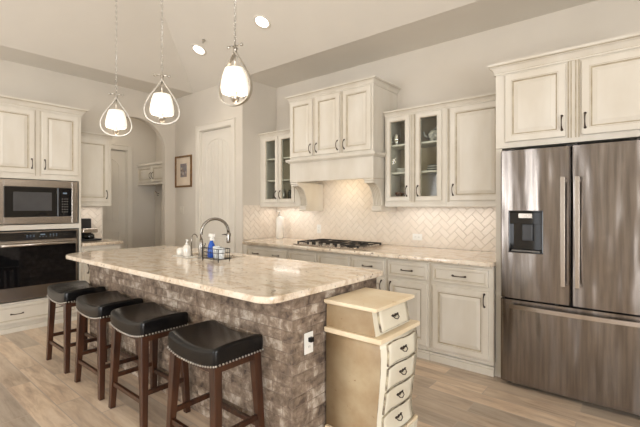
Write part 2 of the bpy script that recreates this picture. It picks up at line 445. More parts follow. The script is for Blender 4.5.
# ceiling: flat soffit border with a hipped vault rising inside it
c = MB(); d = (ZT - H) / S
vx0, vx1, vy0, vy1 = SI, 2.4, -4.1, YP
def V(x, y, z): return c.bm.verts.new((x, y, z))
o4 = [V(XW-T, YR-0.14, H), V(XR+0.14, YR-0.14, H), V(XR+0.14, YW+0.12, H), V(XW-T, YW+0.12, H)]
i4 = [V(vx0, vy0, H), V(vx1, vy0, H), V(vx1, vy1, H), V(vx0, vy1, H)]
t4 = [V(vx0+d, vy0+d, ZT), V(vx1-d, vy0+d, ZT), V(vx1-d, vy1-d, ZT), V(vx0+d, vy1-d, ZT)]
for k in range(4):
    j = (k+1) % 4
    c._f([o4[k], o4[j], i4[j], i4[k]]); c._f([i4[k], i4[j], t4[j], t4[k]])
c._f(t4)
ceil = struct('ceiling', c, 'ceiling')
sm = ceil.modifiers.new('thick', 'SOLIDIFY'); sm.thickness = 0.06; sm.offset = 1

# baseboards
def board(name, F, u0, u1):
    mb = MB(); F.box(mb, u0, u1, 0, 0.11, 0, 0.014); F.box(mb, u0, u1, 0.11, 0.125, 0, 0.009); struct(name, mb, 'white_paint')
FP = Fr((0, YP, 0), (1, 0, 0), (0, -1, 0)); FW = Fr((XW, 0, 0), (0, 1, 0), (1, 0, 0)); FB = Fr((0, YW, 0), (1, 0, 0), (0, -1, 0))
board('baseboard_pantry', FP, XW, dx0-0.1); board('baseboard_left', FW, a1+0.002, YP-0.016); board('baseboard_rear', Frear, 0, Lr)
board('baseboard_hall', Fr((-7.2, 0, 0), (0, 1, 0), (1, 0, 0)), 3.36, 3.78); board('baseboard_hall_end', Fr((0, 3.80, 0), (1, 0, 0), (0, -1, 0)), -7.2, XW-T)

# doors (pantry and hall): arch-topped planked upper panel and square lower panel
def room_door(name, F, u0, u1, h, hinge_right, lever_u, n0=-0.05):
    root = MB(); F.box(root, u0, u1, 0.008, h, n0-0.02, n0+0.02)
    rt = struct(name, root, 'white_paint', bevel=0.002)
    m = 0.115
    def outline(v0, v1, arch):
        pts = [(u0+m, v0), (u1-m, v0), (u1-m, v1-arch)]
        if arch:
            for i in range(1, 16):
                a = math.pi*i/16; pts.append(((u0+u1)/2 + (u1-u0-2*m)/2*math.cos(a), v1-arch + arch*math.sin(a)))
        pts.append((u0+m, v1-arch)); return pts
    mid = 1.0
    for (v0, v1, arch) in ((mid+0.09, h-0.13, 0.17), (0.25, mid-0.09, 0.0)):
        mb = MB(); mb.tube([F.p(a, b, n0+0.02) for a, b in outline(v0, v1, arch)], 0.009, 6, True, False); 
        k = 5; ww = (u1-u0-2*m-0.06)/k
        for i in range(k):
            a = u0+m+0.03+i*ww; x = abs((a+ww/2)-(u0+u1)/2)/((u1-u0-2*m)/2)
            top = v1-0.03-arch + (arch*math.sqrt(max(0, 1-x*x)) if arch else 0)
            F.box(mb, a+0.004, a+ww-0.004, v0+0.03, top, n0+0.02, n0+0.026)
        obj('door_panel', mb, 'white_paint', rt, bevel=0.002)
    cs = MB(); wd = 0.085
    for (a, b, c0, d0) in ((u0-0.012-wd, u0-0.012, 0, h+0.012+wd), (u1+0.012, u1+0.012+wd, 0, h+0.012+wd), (u0-0.012, u1+0.012, h+0.012, h+0.012+wd)):
        F.box(cs, a, b, c0, d0, 0, 0.018)
    for (a, b, c0, d0) in ((u0-0.012-wd, u0-0.085, 0, h+0.012+wd), (u1+0.085, u1+0.012+wd, 0, h+0.012+wd), (u0-0.085, u1+0.085, h+0.087, h+0.012+wd)):
        F.box(cs, a, b, c0, d0, 0.018, 0.026)
    obj('door_casing', cs, 'white_paint', rt, bevel=0.003)
    jm = MB(); F.box(jm, u0-0.012, u0-0.002, 0, h+0.012, -0.11, 0); F.box(jm, u1+0.002, u1+0.012, 0, h+0.012, -0.11, 0); F.box(jm, u0-0.012, u1+0.012, h+0.003, h+0.012, -0.11, 0)
    obj('door_jamb', jm, 'white_paint', rt)
    lv = MB(); v = 0.965
    lv.lathe(F.p(lever_u, v, n0+0.02), [(0.028, 0), (0.028, 0.008), (0.012, 0.012), (0.01, 0.05), (0.012, 0.056)], 16, F.N)
    sgn = -1 if lever_u > (u0+u1)/2 else 1
    lv.tube([F.p(lever_u, v, n0+0.07), F.p(lever_u+sgn*0.05, v+0.004, n0+0.072), F.p(lever_u+sgn*0.11, v-0.004, n0+0.068)], [0.009, 0.007, 0.006], 8)
    obj('lever_handle', lv, 'bronze', rt)
room_door('door_1', FP, dx0, dx1, dz, True, dx1-0.07)
room_door('door_2', Fr((-7.2, 0, 0), (0, 1, 0), (1, 0, 0)), 2.50, 3.25, 2.35, True, 2.57)

# ------------------------------------------------------------------ refrigerator wall, right side
FY = 3.21; Ff = Fr((0, FY, 0), (1, 0, 0), (0, -1, 0))
fx0, fx1 = -0.865, 0.045; fm = (fx0+fx1)/2 + 0.005
t = thing('refrigerator', 'stainless steel french-door refrigerator with water dispenser and bottom freezer drawer', 'refrigerator', (fm, FY+0.4, 0))
b = MB(); b.box((fx0+0.012, FY+0.075, 0.05), (fx1-0.012, YW-0.06, 1.765)); obj('cabinet_body', b, 'dark_plastic', t, bevel=0.004)
def steel_door(name, x0, x1, z0, z1, hole=None):
    mb = MB(); y0, y1 = FY, FY+0.065; bl = 0.012; N = 44
    xs = [x0 + (x1-x0)*i/N for i in range(N+1)]
    zc = [z0, z1]
    if hole:
        xs = sorted(set([x0, hole[0], hole[1], x1] + [x0 + (x1-x0)*i/N for i in range(N+1) if min(abs(x0+(x1-x0)*i/N-hole[0]), abs(x0+(x1-x0)*i/N-hole[1])) > 0.003]))
        zc = [z0, hole[2], hole[3], z1]
    def yy(x):
        t_ = (x - x0)/(x1 - x0)*2 - 1
        return y0 - 0.006*(1 - t_*t_) + (0.012*max(0, (abs(t_)-0.96)/0.04)**2)
    g = [[mb.bm.verts.new((x, yy(x), z)) for z in zc] for x in xs]
    bk = [[mb.bm.verts.new((x, y1, z)) for z in zc] for x in xs]
    for i in range(len(xs)-1):
        for k in range(len(zc)-1):
            inh = hole and hole[0]-1e-5 <= xs[i] < hole[1]-1e-5 and k == 1
            if not inh:
                mb._f([g[i][k], g[i+1][k], g[i+1][k+1], g[i][k+1]])
            mb._f([bk[i][k], bk[i+1][k], bk[i+1][k+1], bk[i][k+1]])
        mb._f([g[i][0], g[i+1][0], bk[i+1][0], bk[i][0]]); mb._f([g[i][-1], g[i+1][-1], bk[i+1][-1], bk[i][-1]])
    for k in range(len(zc)-1):
        mb._f([g[0][k], g[0][k+1], bk[0][k+1], bk[0][k]]); mb._f([g[-1][k], g[-1][k+1], bk[-1][k+1], bk[-1][k]])
    return obj(name, mb, 'steel', t)
hole = (-0.806, -0.575, 1.01, 1.325)
dl = steel_door('left_door', fx0, fm-0.004, 0.668, 1.775, hole)
dr = steel_door('right_door', fm+0.004, fx1, 0.668, 1.775)
fz = steel_door('freezer_drawer', fx0, fx1, 0.035, 0.655)
b = MB(); hx0, hx1, hz0, hz1 = hole
b.box((hx0, FY+0.055, hz0), (hx1, FY+0.064, hz1)); b.box((hx0, FY-0.008, hz0), (hx0+0.008, FY+0.055, hz1)); b.box((hx1-0.008, FY-0.008, hz0), (hx1, FY+0.055, hz1))
b.box((hx0, FY-0.008, hz0), (hx1, FY+0.055, hz0+0.012)); b.box((hx0, FY-0.008, hz1-0.012), (hx1, FY+0.055, hz1))
b.box((hx0+0.008, FY-0.002, hz1-0.10), (hx1-0.008, FY+0.05, hz1-0.012))
dsp = obj('water_dispenser', b, 'black_glass', dl, bevel=0.002)
b = MB(); b.box((hx0+0.07, FY-0.006, hz1-0.055), (hx0+0.16, FY-0.002, hz1-0.022)); obj('control_buttons', b, 'steel_plain', dsp)
b = MB(); b.box((hx0+0.085, FY+0.03, hz0+0.09), (hx0+0.155, FY+0.045, hz1-0.10)); obj('dispenser_paddle', b, 'dark_plastic', dsp, bevel=0.004)
b = MB(); b.box((hx0+0.02, FY+0.0, hz0+0.012), (hx1-0.02, FY+0.05, hz0+0.02)); obj('drip_tray', b, 'grey_liquid', dsp)
def bar_handle(parent, pts, r):
    b = MB(); b.tube(pts, r, 10); return b
for par, hx in ((dl, fm-0.042), (dr, fm+0.042)):
    b = MB(); ya = FY-0.058
    b.hexa([(hx-0.015, ya, 0.80), (hx+0.015, ya, 0.80), (hx+0.013, ya+0.02, 0.80), (hx-0.013, ya+0.02, 0.80)], [(hx-0.015, ya, 1.56), (hx+0.015, ya, 1.56), (hx+0.013, ya+0.02, 1.56), (hx-0.013, ya+0.02, 1.56)])
    for z in (0.815, 1.535): b.box((hx-0.011, ya+0.018, z-0.012), (hx+0.011, FY+0.002, z+0.012))
    obj('door_handle', b, 'steel_plain', par, bevel=0.004, seg=3)
b = MB(); N = 16; za = 0.60
for i in range(N):
    xa = fx0+0.075 + (fx1-fx0-0.15)*i/N; xb = fx0+0.075 + (fx1-fx0-0.15)*(i+1)/N
    ya_ = FY-0.045-0.018*math.sin(math.pi*i/N); yb_ = FY-0.045-0.018*math.sin(math.pi*(i+1)/N)
    b.hexa([(xa, ya_, za), (xb, yb_, za), (xb, yb_+0.018, za), (xa, ya_+0.018, za)], [(xa, ya_, za+0.028), (xb, yb_, za+0.028), (xb, yb_+0.018, za+0.028), (xa, ya_+0.018, za+0.028)])
for x in (fx0+0.085, fx1-0.085): b.box((x-0.012, FY-0.035, za+0.004), (x+0.012, FY+0.004, za+0.024))
obj('freezer_handle', b, 'steel_plain', fz)
for x in (fx0+0.05, fx1-0.05):
    b = MB(); b.lathe((x, FY+0.09, 0.0), [(0.018, 0), (0.02, 0.012), (0.012, 0.016), (0.012, 0.055)], 14); obj('levelling_foot', b, 'black_metal', t)
b = MB(); b.box((fx0+0.02, FY+0.06, 0.012), (fx1-0.02, FY+0.075, 0.05)); obj('toe_grille', b, 'black_metal', t)
for x in (fx0+0.06, fx1-0.06, fm):
    b = MB(); b.box((x-0.035, FY+0.02, 1.768), (x+0.035, FY+0.12, 1.788)); obj('hinge_cover', b, 'dark_plastic', t, bevel=0.004)
b = MB(); b.lathe((fx1-0.035, FY+0.002, 1.735), [(0.009, 0), (0.009, 0.006)], 16, (0, -1, 0)); obj('maker_badge', b, 'nickel', dr)

# cabinet above the refrigerator with its tall side panels
CY = 3.34; Fc = Fr((0, CY, 0), (1, 0, 0), (0, -1, 0))
t = thing('over_fridge_cabinet', 'cream two-door wall cabinet over the steel refrigerator', 'cabinet', (-0.41, CY+0.3, 1.82))
b = MB(); b.box((-0.935, CY, 1.815), (0.115, YW-0.002, 2.42)); obj('carcass', b, 'cream', t, bevel=0.002)
b = MB(); b.sweep([(-0.935, YW-0.002), (-0.935, CY), (0.115, CY), (0.115, YW-0.002)], CROWN(2.40, 0.085, 0.05), side=1, lines=(2, 6))
obj('crown_molding', b, ['cream', 'glaze'], t)
b = MB()
for x in (-0.437, -0.420, -0.392, -0.373): Fc.box(b, x-0.0035, x+0.0035, 1.85, 2.40, 0, 0.006)
obj('fluted_stile', b, 'glaze', t)
door(Fc, t, -0.862, -0.452, 1.86, 2.385, 0, -0.475, 1.96)
door(Fc, t, -0.357, 0.053, 1.86, 2.385, 0, -0.334, 1.96)
for i, x in enumerate((-0.935, 0.065)):
    b = MB(); b.box((x, CY+0.0, 0.0), (x+0.048, YW-0.002, 1.812)); b.box((x-0.002, CY-0.012, 0), (x+0.05, CY, 0.11))
    obj('side_panel', b, 'cream', t, bevel=0.002)

# ------------------------------------------------------------------ base run with range
BY = 3.30; Fb = Fr((0, BY, 0), (1, 0, 0), (0, -1, 0)); bx0, bx1 = XP+0.002, -0.938
units = [  # x0, x1, drawers [(u0,u1,pulls)], doors [(u0,u1,hu)], label
    (-3.955, -3.205, [(-3.935, -3.22, (-3.76, -3.40))], [(-3.935, -3.59, -3.62), (-3.565, -3.22, -3.535)], 'cream base cabinet in the corner, one wide drawer with two pulls'),
    (-3.203, -2.325, [(-3.185, -2.78, ()), (-2.745, -2.34, ())], [(-3.185, -2.78, -2.81), (-2.745, -2.34, -2.715)], 'cream base cabinet under the gas cooktop, blank false drawer fronts'),
    (-2.323, -1.905, [(-2.305, -1.925, (-2.115,))], [(-2.305, -1.925, -1.955)], 'cream base cabinet just right of the cooktop, mostly behind the painted chest'),
    (-1.903, -1.475, [(-1.885, -1.495, (-1.69,))], [(-1.885, -1.495, -1.855)], 'narrow cream base cabinet second from the refrigerator, one drawer over one door'),
    (-1.473, bx1, [(-1.445, -0.975, (-1.21,))], [(-1.445, -0.975, -1.005)], 'wide cream base cabinet next to the refrigerator panel, one drawer over one door')]
for (x0, x1, drs, dos, lab) in units:
    t = thing('base_cabinet', lab, 'cabinet', ((x0+x1)/2, BY+0.3, 0), 'base cabinets along the range wall')
    b = MB(); b.box((x0, BY, 0.10), (x1, YW-0.004, 0.873)); obj('carcass', b, 'cream', t, bevel=0.0015)
    for (u0, u1, pu) in drs: drawer(Fb, t, u0, u1, 0.705, 0.842, 0, pu)
    for (u0, u1, hu) in dos: door(Fb, t, u0, u1, 0.125, 0.672, 0, hu, 0.60)
    b = MB(); b.box((x0, BY+0.02, 0.0), (x1, YW-0.004, 0.098)); obj('plinth', b, 'cream', t)
    b = MB(); Fb.box(b, x0, x1, 0.0, 0.055, -0.02, 0.006); Fb.box(b, x0, x1, 0.055, 0.075, -0.02, -0.004); Fb.box(b, x0, x1, 0.086, 0.10, -0.02, 0.004); obj('base_molding', b, 'cream', t, bevel=0.003)
    b = MB(); Fb.box(b, x0+0.012, x1-0.012, 0.858, 0.863, 0, 0.001); Fb.box(b, x0+0.003, x0+0.005, 0.11, 0.86, 0, 0.001); Fb.box(b, x1-0.005, x1-0.003, 0.11, 0.86, 0, 0.001)
    obj('glaze_lines', b, 'glaze', t)
def slab(name, x0, x1, y0, y1, z0, z1, label, rads=(0, 0, 0, 0), hole=None, mat='granite', outline=None):
    """rounded slab: eased edge, optional rounded sink cut-out"""
    def rr(x0, x1, y0, y1, r4, cw=False):
        cs = [(x0, y0, r4[0], 180), (x1, y0, r4[1], 270), (x1, y1, r4[2], 0), (x0, y1, r4[3], 90)]; out = []
        for (x, y, r, a) in cs:
            if r == 0: out.append((x, y)); continue
            cx = x + (r if x == x0 else -r); cyy = y + (r if y == y0 else -r)
            for i in range(9):
                an = R(a + 90*i/8); out.append((cx + r*math.cos(an), cyy + r*math.sin(an)))
        return out
    cu = bpy.data.curves.new(name+'_outline', 'CURVE'); cu.dimensions = '2D'; cu.fill_mode = 'BOTH'
    bv = 0.008; cu.extrude = (z1-z0)/2 - bv; cu.bevel_depth = bv; cu.bevel_resolution = 3; cu.offset = -bv
    loops = [outline or rr(x0, x1, y0, y1, rads)]
    if hole: loops.append(rr(*hole, (0.04,)*4))
    for lp in loops:
        s_ = cu.splines.new('POLY'); s_.points.add(len(lp)-1); s_.use_cyclic_u = True
        for i, (x, y) in enumerate(lp): s_.points[i].co = (x-(x0+x1)/2, y-(y0+y1)/2, 0, 1)
    tmp = bpy.data.objects.new('tmp', cu); COL.objects.link(tmp)
    bpy.context.view_layer.update()
    me = bpy.data.meshes.new_from_object(tmp.evaluated_get(bpy.context.evaluated_depsgraph_get()))
    bpy.data.objects.remove(tmp); me.materials.clear(); me.materials.append(M[mat])
    o = bpy.data.objects.new(name, me); COL.objects.link(o); o.location = ((x0+x1)/2, (y0+y1)/2, (z0+z1)/2)
    return tag(o, label, 'countertop')
slab('granite_worktop', XP+0.002, -0.937, 3.25, YW-0.002, 0.875, 0.914, 'long speckled cream granite worktop along the range wall under the white tiles',
     outline=[(-3.975, 3.25), (-0.937, 3.25), (-0.937, YW-0.002), (XP+0.002, YW-0.002), (XP+0.002, 3.424), (-3.975, 3.40)])
b = MB(); b.box((XP+0.002, 3.43, 0.0), (-3.957, YW-0.004, 0.873)); tag(obj('corner_filler', b, 'cream', origin=(-4.07, 3.7, 0)), 'cream filler panel between the pantry wall and the corner base cabinet', 'panel')

# herringbone tile
def herringbone(name, F, u0, u1, rects, label):
    """rects: list of (u0,u1,v0,v1) regions covered by tile"""
    mb = MB(); mb.mi = 1
    for (a, b_, c0, d0) in rects: F.box(mb, a, b_, c0, d0, 0.001, 0.006)
    mb.mi = 0
    Wt = 0.062; g = 0.0022; rnd = random.Random(3)
    for (a, b_, c0, d0) in rects:
        sub = bmesh.new(); tl = sub.faces.layers.float.new('tone_f')
        cu, cv = (a+b_)/2, (c0+d0)/2; rad = math.hypot(b_-a, d0-c0)/2/Wt + 4
        Rn = int(rad) + 3; ca = math.cos(R(45)); sa = math.sin(R(45))
        for i in range(-Rn, Rn):
            for j in range(-Rn, Rn):
                ox, oy = i + 4*j, i
                for (x0_, y0_, x1_, y1_) in ((0, 0, 2, 1), (-1, 0, 0, 2)):
                    X0, Y0, X1, Y1 = ox+x0_, oy+y0_, ox+x1_, oy+y1_
                    mx, my = (X0+X1)/2*Wt, (Y0+Y1)/2*Wt
                    qu, qv = mx*ca - my*sa + cu, mx*sa + my*ca + cv
                    if not (a-0.12 < qu < b_+0.12 and c0-0.12 < qv < d0+0.12): continue
                    ring0 = []; ring1 = []
                    for (x, y) in ((X0*Wt+g, Y0*Wt+g), (X1*Wt-g, Y0*Wt+g), (X1*Wt-g, Y1*Wt-g), (X0*Wt+g, Y1*Wt-g)):
                        ring0.append(sub.verts.new((x*ca - y*sa + cu, x*sa + y*ca + cv, 0.006)))
                        sx = x + (0.002 if x < mx else -0.002); sy = y + (0.002 if y < my else -0.002)
                        ring1.append(sub.verts.new((sx*ca - sy*sa + cu, sx*sa + sy*ca + cv, 0.009)))
                    tn = rnd.random()
                    f = sub.faces.new(ring1); f[tl] = tn
                    for k in range(4):
                        f = sub.faces.new([ring0[k], ring0[(k+1) % 4], ring1[(k+1) % 4], ring1[k]]); f[tl] = tn
        for (co, no) in (((a, 0, 0), (-1, 0, 0)), ((b_, 0, 0), (1, 0, 0)), ((0, c0, 0), (0, -1, 0)), ((0, d0, 0), (0, 1, 0))):
            bmesh.ops.bisect_plane(sub, geom=sub.verts[:]+sub.edges[:]+sub.faces[:], plane_co=co, plane_no=no, clear_outer=True)
        mp = {v: mb.bm.verts.new(F.p(v.co.x, v.co.y, v.co.z)) for v in sub.verts}
        for f in sub.faces:
            mb._f([mp[v] for v in f.verts], f[tl], mi=0)
        sub.free()
    o = obj(name, mb, ['tile', 'grout'], origin=F.p((u0+u1)/2, 0.914, 0))
    return tag(o, label, 'backsplash')
herringbone('tiled_backsplash', FB, XP, -0.94, [(XP+0.003, -3.39, 0.916, 1.374), (-3.39, -2.22, 0.916, 1.70), (-2.22, -0.94, 0.916, 1.374)],
            'ivory herringbone tile backsplash behind the gas cooktop')

herringbone('side_backsplash', Fr((XP, 0, 0), (0, 1, 0), (1, 0, 0)), 3.43, 4.03, [(3.428, YW-0.011, 0.916, 1.374)],
            'ivory herringbone tile on the pantry side wall at the left end of the granite worktop')

# cooktop
t = thing('gas_cooktop', 'stainless five-burner gas cooktop with black grates set in the granite', 'cooktop', (-2.80, 3.62, 0.916))
kx0, kx1, ky0, ky1 = -3.18, -2.28, 3.34, 3.88
b = MB(); b.box((kx0, ky0, 0.9155), (kx1, ky1, 0.926)); obj('burner_tray', b, 'steel_plain', t, bevel=0.004)
for (x, y, r) in ((-3.01, 3.48, 0.04), (-3.01, 3.75, 0.035), (-2.73, 3.66, 0.055), (-2.45, 3.48, 0.035), (-2.45, 3.75, 0.04)):
    b = MB(); b.lathe((x, y, 0.9262), [(r+0.015, 0), (r+0.015, 0.006), (r, 0.010), (r, 0.018), (r*0.8, 0.021)], 20); obj('burner', b, 'iron', t)
for gx0 in (kx0+0.02, kx0+0.31, kx0+0.60):
    gx1 = gx0+0.28; b = MB(); z = 0.952; y0_, y1_ = 3.40, 3.86
    for x in (gx0+0.006, gx1-0.006): b.box((x-0.006, y0_, z-0.012), (x+0.006, y1_, z))
    for y in (y0_+0.006, (y0_+y1_)/2, y1_-0.006): b.box((gx0+0.012, y-0.006, z-0.012), (gx1-0.012, y+0.006, z))
    b.box(((gx0+gx1)/2-0.005, y0_+0.012, z-0.010), ((gx0+gx1)/2+0.005, y1_-0.012, z+0.003))
    for x in (gx0+0.008, gx1-0.008):
        for y in (y0_+0.008, y1_-0.008): b.box((x-0.008, y-0.008, 0.9262), (x+0.008, y+0.008, z-0.012))
    obj('grate', b, 'iron', t)
for i in range(5):
    b = MB(); b.lathe((kx0+0.25+i*0.10, ky0+0.03, 0.9262), [(0.02, 0), (0.02, 0.004), (0.016, 0.006), (0.015, 0.026), (0.012, 0.028)], 16); obj('control_knob', b, 'nickel', t)

# ------------------------------------------------------------------ upper cabinets on the range wall
UY = 3.73; Fu = Fr((0, UY, 0), (1, 0, 0), (0, -1, 0)); uz0, uz1 = 1.376, 2.325
def upper(label, x0, x1, glass, doors_, crown_path, fl=()):
    t = thing('wall_cabinet', label, 'cabinet', ((x0+x1)/2, UY+0.16, uz0), 'wall cabinets along the range wall')
    b = MB(); z0, z1 = uz0, uz1; bk = YW-0.002
    if not glass: b.box((x0, UY, z0), (x1, bk, z1))
    else:
        ops = [(d_[0]+0.045, d_[1]-0.045) for d_ in doors_]
        xs = [x0] + [v for o_ in ops for v in o_] + [x1]
        for k in range(0, len(xs), 2): b.box((xs[k], UY, z0+0.018), (xs[k+1], UY+0.02, z1-0.018))
        for (p, q) in ops: b.box((p, UY, z0+0.018), (q, UY+0.02, 1.46)); b.box((p, UY, 2.27), (q, UY+0.02, z1-0.018))
        b.box((x0, UY, z0), (x1, bk, z0+0.018)); b.box((x0, UY, z1-0.018), (x1, bk, z1))
        b.box((x0, UY+0.02, z0+0.018), (x0+0.018, bk, z1-0.018)); b.box((x1-0.018, UY+0.02, z0+0.018), (x1, bk, z1-0.018))
    obj('carcass', b, 'cream', t, bevel=0.0015)
    if glass:
        b = MB(); b.box((x0+0.018, bk-0.01, z0+0.018), (x1-0.018, bk-0.001, z1-0.018)); obj('back_panel', b, 'cab_inside', t)
        b = MB(); b.box((x0+0.0185, UY+0.02, 1.455), (x1-0.0185, bk-0.011, 1.462)); obj('bottom_board', b, 'cab_inside', t)
        for z in (1.72, 2.015):
            b = MB(); b.box((x0+0.019, UY+0.03, z-0.018), (x1-0.019, bk-0.011, z)); obj('shelf', b, 'cream', t)
    for d_ in doors_:
        (glass_door if glass else door)(Fu, t, d_[0], d_[1], 1.412, 2.298, 0, d_[2], 1.515)
    b = MB(); b.sweep(crown_path, CROWN(2.305, 0.062, 0.04), side=1, lines=(2, 6)); obj('crown_molding', b, ['cream', 'glaze'], t)
    b = MB(); Fu.box(b, x0, x1, uz0-0.022, uz0+0.008, -0.02, 0.006)
    for x in fl: Fu.box(b, x-0.003, x+0.003, 1.40, 2.30, 0, 0.004, mi=1)
    obj('light_rail', b, ['cream', 'glaze'], t, bevel=0.0015)
    return t
upper('cream glass-front wall cabinet in the corner left of the hood', XP+0.002, -3.415, True, [(-4.088, -3.813, -3.838), (-3.785, -3.51, -3.76)], [(XP+0.002, UY), (-3.415, UY)])
upper('cream wall cabinet with two glass doors right of the hood, dishes inside', -2.175, -1.500, True, [(-2.150, -1.885, -1.91), (-1.812, -1.540, -1.787)], [(-2.175, UY), (-1.500, UY)], (-1.870, -1.858, -1.838, -1.828))
upper('cream solid-door wall cabinet beside the refrigerator', -1.498, -0.938, False, [(-1.455, -0.985, -1.425)], [(-1.498, UY), (-0.938, UY)], (-1.482, -1.472))

# range hood and its cabinet
HY = 3.53; Fh = Fr((0, HY, 0), (1, 0, 0), (0, -1, 0)); gx0, gx1 = -3.405, -2.20
t = thing('hood_cabinet', 'tall cream three-door cabinet stacked on the range hood', 'cabinet', ((gx0+gx1)/2, HY+0.25, 1.93))
b = MB(); b.box((gx0, HY, 1.932), (gx1, YW-0.002, 2.66)); obj('carcass', b, 'cream', t, bevel=0.0015)
for (u0, u1, hu) in ((-3.385, -3.03, -3.055), (-2.985, -2.63, -2.96), (-2.585, -2.222, -2.56)):
    dd = door(Fh, t, u0, u1, 1.955, 2.625, 0, hu, 2.04)
    if hu == -2.96: pull(Fh, dd, -2.655, 2.04, 0.02)
b = MB(); b.sweep([(gx0, YW-0.002), (gx0, HY), (gx1, HY), (gx1, YW-0.002)], CROWN(2.635, 0.07, 0.042), side=1, lines=(2, 6)); obj('crown_molding', b, ['cream', 'glaze'], t)
b = MB()
for x in (-3.016, -2.998, -2.617, -2.600): Fh.box(b, x-0.003, x+0.003, 1.95, 2.63, 0, 0.003)
obj('glaze_lines', b, 'glaze', t)
t = thing('range_hood', 'cream wooden range hood on two curved corbels above the cooktop', 'range hood', ((gx0+gx1)/2, HY+0.25, 1.3))
b = MB(); b.box((gx0, HY, 1.655), (gx0+0.02, YW-0.01, 1.885)); b.box((gx1-0.02, HY, 1.655), (gx1, YW-0.01, 1.885)); b.box((gx0+0.02, HY, 1.655), (gx1-0.02, HY+0.022, 1.885)); b.box((gx0+0.02, HY+0.022, 1.80), (gx1-0.02, YW-0.01, 1.885))
obj('hood_box', b, 'cream', t, bevel=0.002)
b = MB(); b.sweep([(gx0, YW-0.01), (gx0, HY), (gx1, HY), (gx1, YW-0.01)], [(0, 1.885), (0.012, 1.885), (0.018, 1.893), (0.034, 1.902), (0.038, 1.915), (0.038, 1.929), (0, 1.929)], side=1); 
b.box((gx0, HY, 1.8855), (gx1, YW-0.01, 1.929)); obj('ledge_molding', b, 'cream', t)
b = MB(); b.box((gx0+0.25, HY+0.10, 1.775), (gx1-0.25, YW-0.06, 1.799)); obj('vent_insert', b, 'steel_plain', t)
for x0_ in (gx0+0.004, gx1-0.119):
    x1_ = x0_+0.115; ys = []
    prof = []
    for i in range(13):     # concave front curve from under the box down to the foot
        a = math.pi/2*i/12; prof.append((HY+0.02 + 0.155*math.sin(a)**1.0*1.0 if False else HY+0.185 - 0.165*(1-math.sin(a)) , 1.605 - 0.235*(1-math.cos(a)) ))
    pts = [(YW-0.012, 1.651), (HY+0.003, 1.651), (HY+0.003, 1.632), (HY+0.014, 1.624), (HY+0.014, 1.606)] + prof + [(HY+0.165, 1.36), (HY+0.165, 1.312), (HY+0.18, 1.30), (YW-0.012, 1.30)]
    b = MB(); b.prism([(x0_, y, z) for (y, z) in pts], (0.115, 0, 0)); cb = obj('corbel', b, 'cream', t, bevel=0.002)
    b = MB()
    for k in (0.02, 0.0375, 0.0575, 0.0775, 0.095):
        pl = [(x0_+k, y-0.001, z) for (y, z) in prof]; b.tube(pl, 0.0032, 5)
    obj('carved_flutes', b, 'glaze', cb)

# things in the glass cabinets
gl1 = (-2.02, 3.90); gl2 = (-1.68, 3.90)
def tagged(name, mb, mats, label, cat, origin, group=None, **k):
    return tag(obj(name, mb, mats, origin=origin, **k), label, cat, group)
M['copper'] = simple('mottled_copper_glaze', (150, 98, 70), 0.25, 0.4, c2=(96, 66, 50), ns=14)
M['patterned'] = simple('patterned_white_china', (224, 218, 206), 0.2, c2=(120, 118, 116), ns=26, coat=0.3)
M['bottle_green'] = simple('dark_glass', (60, 58, 50), 0.12, c2=(48, 46, 40), coat=0.3)
b = MB(); b.lathe((-1.95, 3.92, 2.016), [(0.045, 0), (0.075, 0.02), (0.09, 0.07), (0.08, 0.13), (0.05, 0.17), (0.04, 0.20), (0.055, 0.215), (0.05, 0.215)], 24)
tagged('copper_vase', b, 'copper', 'round copper-brown vase on the top shelf behind the left glass door', 'vase', (-1.97, 3.90, 2.016))
t = thing('silver_creamer', 'small shiny silver creamer in front of the copper vase behind glass', 'jug', (-2.06, 3.79, 2.016))
b = MB(); b.lathe((-2.065, 3.785, 2.016), [(0.02, 0), (0.024, 0.006), (0.012, 0.014), (0.034, 0.04), (0.038, 0.065), (0.026, 0.09), (0.032, 0.105), (0.029, 0.105)], 20); obj('body', b, 'chrome', t)
b = MB(); b.tube([(-2.10, 3.785, 2.10), (-2.125, 3.785, 2.095), (-2.125, 3.785, 2.06), (-2.102, 3.785, 2.05)], 0.004, 6); obj('handle', b, 'chrome', t)
t = thing('china_teapot', 'patterned white china teapot on the top shelf behind the right glass door', 'teapot', (-1.67, 3.88, 2.016))
b = MB(); b.lathe((-1.67, 3.88, 2.016), [(0.04, 0), (0.05, 0.005), (0.085, 0.045), (0.088, 0.08), (0.06, 0.115), (0.035, 0.125)], 26); obj('body', b, 'patterned', t)
b = MB(); b.lathe((-1.67, 3.88, 2.1415), [(0.035, 0), (0.03, 0.012), (0.01, 0.018), (0.012, 0.028), (0.004, 0.034)], 16); obj('lid', b, 'patterned', t)
b = MB(); b.tube([(-1.74, 3.86, 2.06), (-1.775, 3.85, 2.09), (-1.785, 3.845, 2.13)], [0.014, 0.01, 0.007], 8); obj('spout', b, 'patterned', t)
for i in range(5):
    b = MB(); z = 1.7215 + i*0.012; r = 0.10 - i*0.003
    b.lathe((-1.66, 3.87, z), [(r*0.55, 0), (r*0.6, 0.002), (r, 0.009), (r, 0.0115), (r*0.55, 0.004)], 26, caps=True)
    tagged('dinner_plate', b, 'white_ceramic' if i % 2 else 'grey_liquid', 'china plate in the low stack on the middle shelf behind the right glass door', 'plate', (-1.66, 3.87, z), 'plates stacked behind the right glass door')
for i in range(3):
    b = MB(); z = 1.7215 + i*0.014
    b.lathe((-2.02, 3.87, z), [(0.04, 0), (0.05, 0.002), (0.092, 0.010), (0.092, 0.0125), (0.05, 0.005)], 26)
    tagged('saucer', b, 'white_ceramic', 'white saucer in the stack on the middle shelf behind the left glass door', 'plate', (-2.02, 3.87, z), 'saucers stacked behind the left glass door')
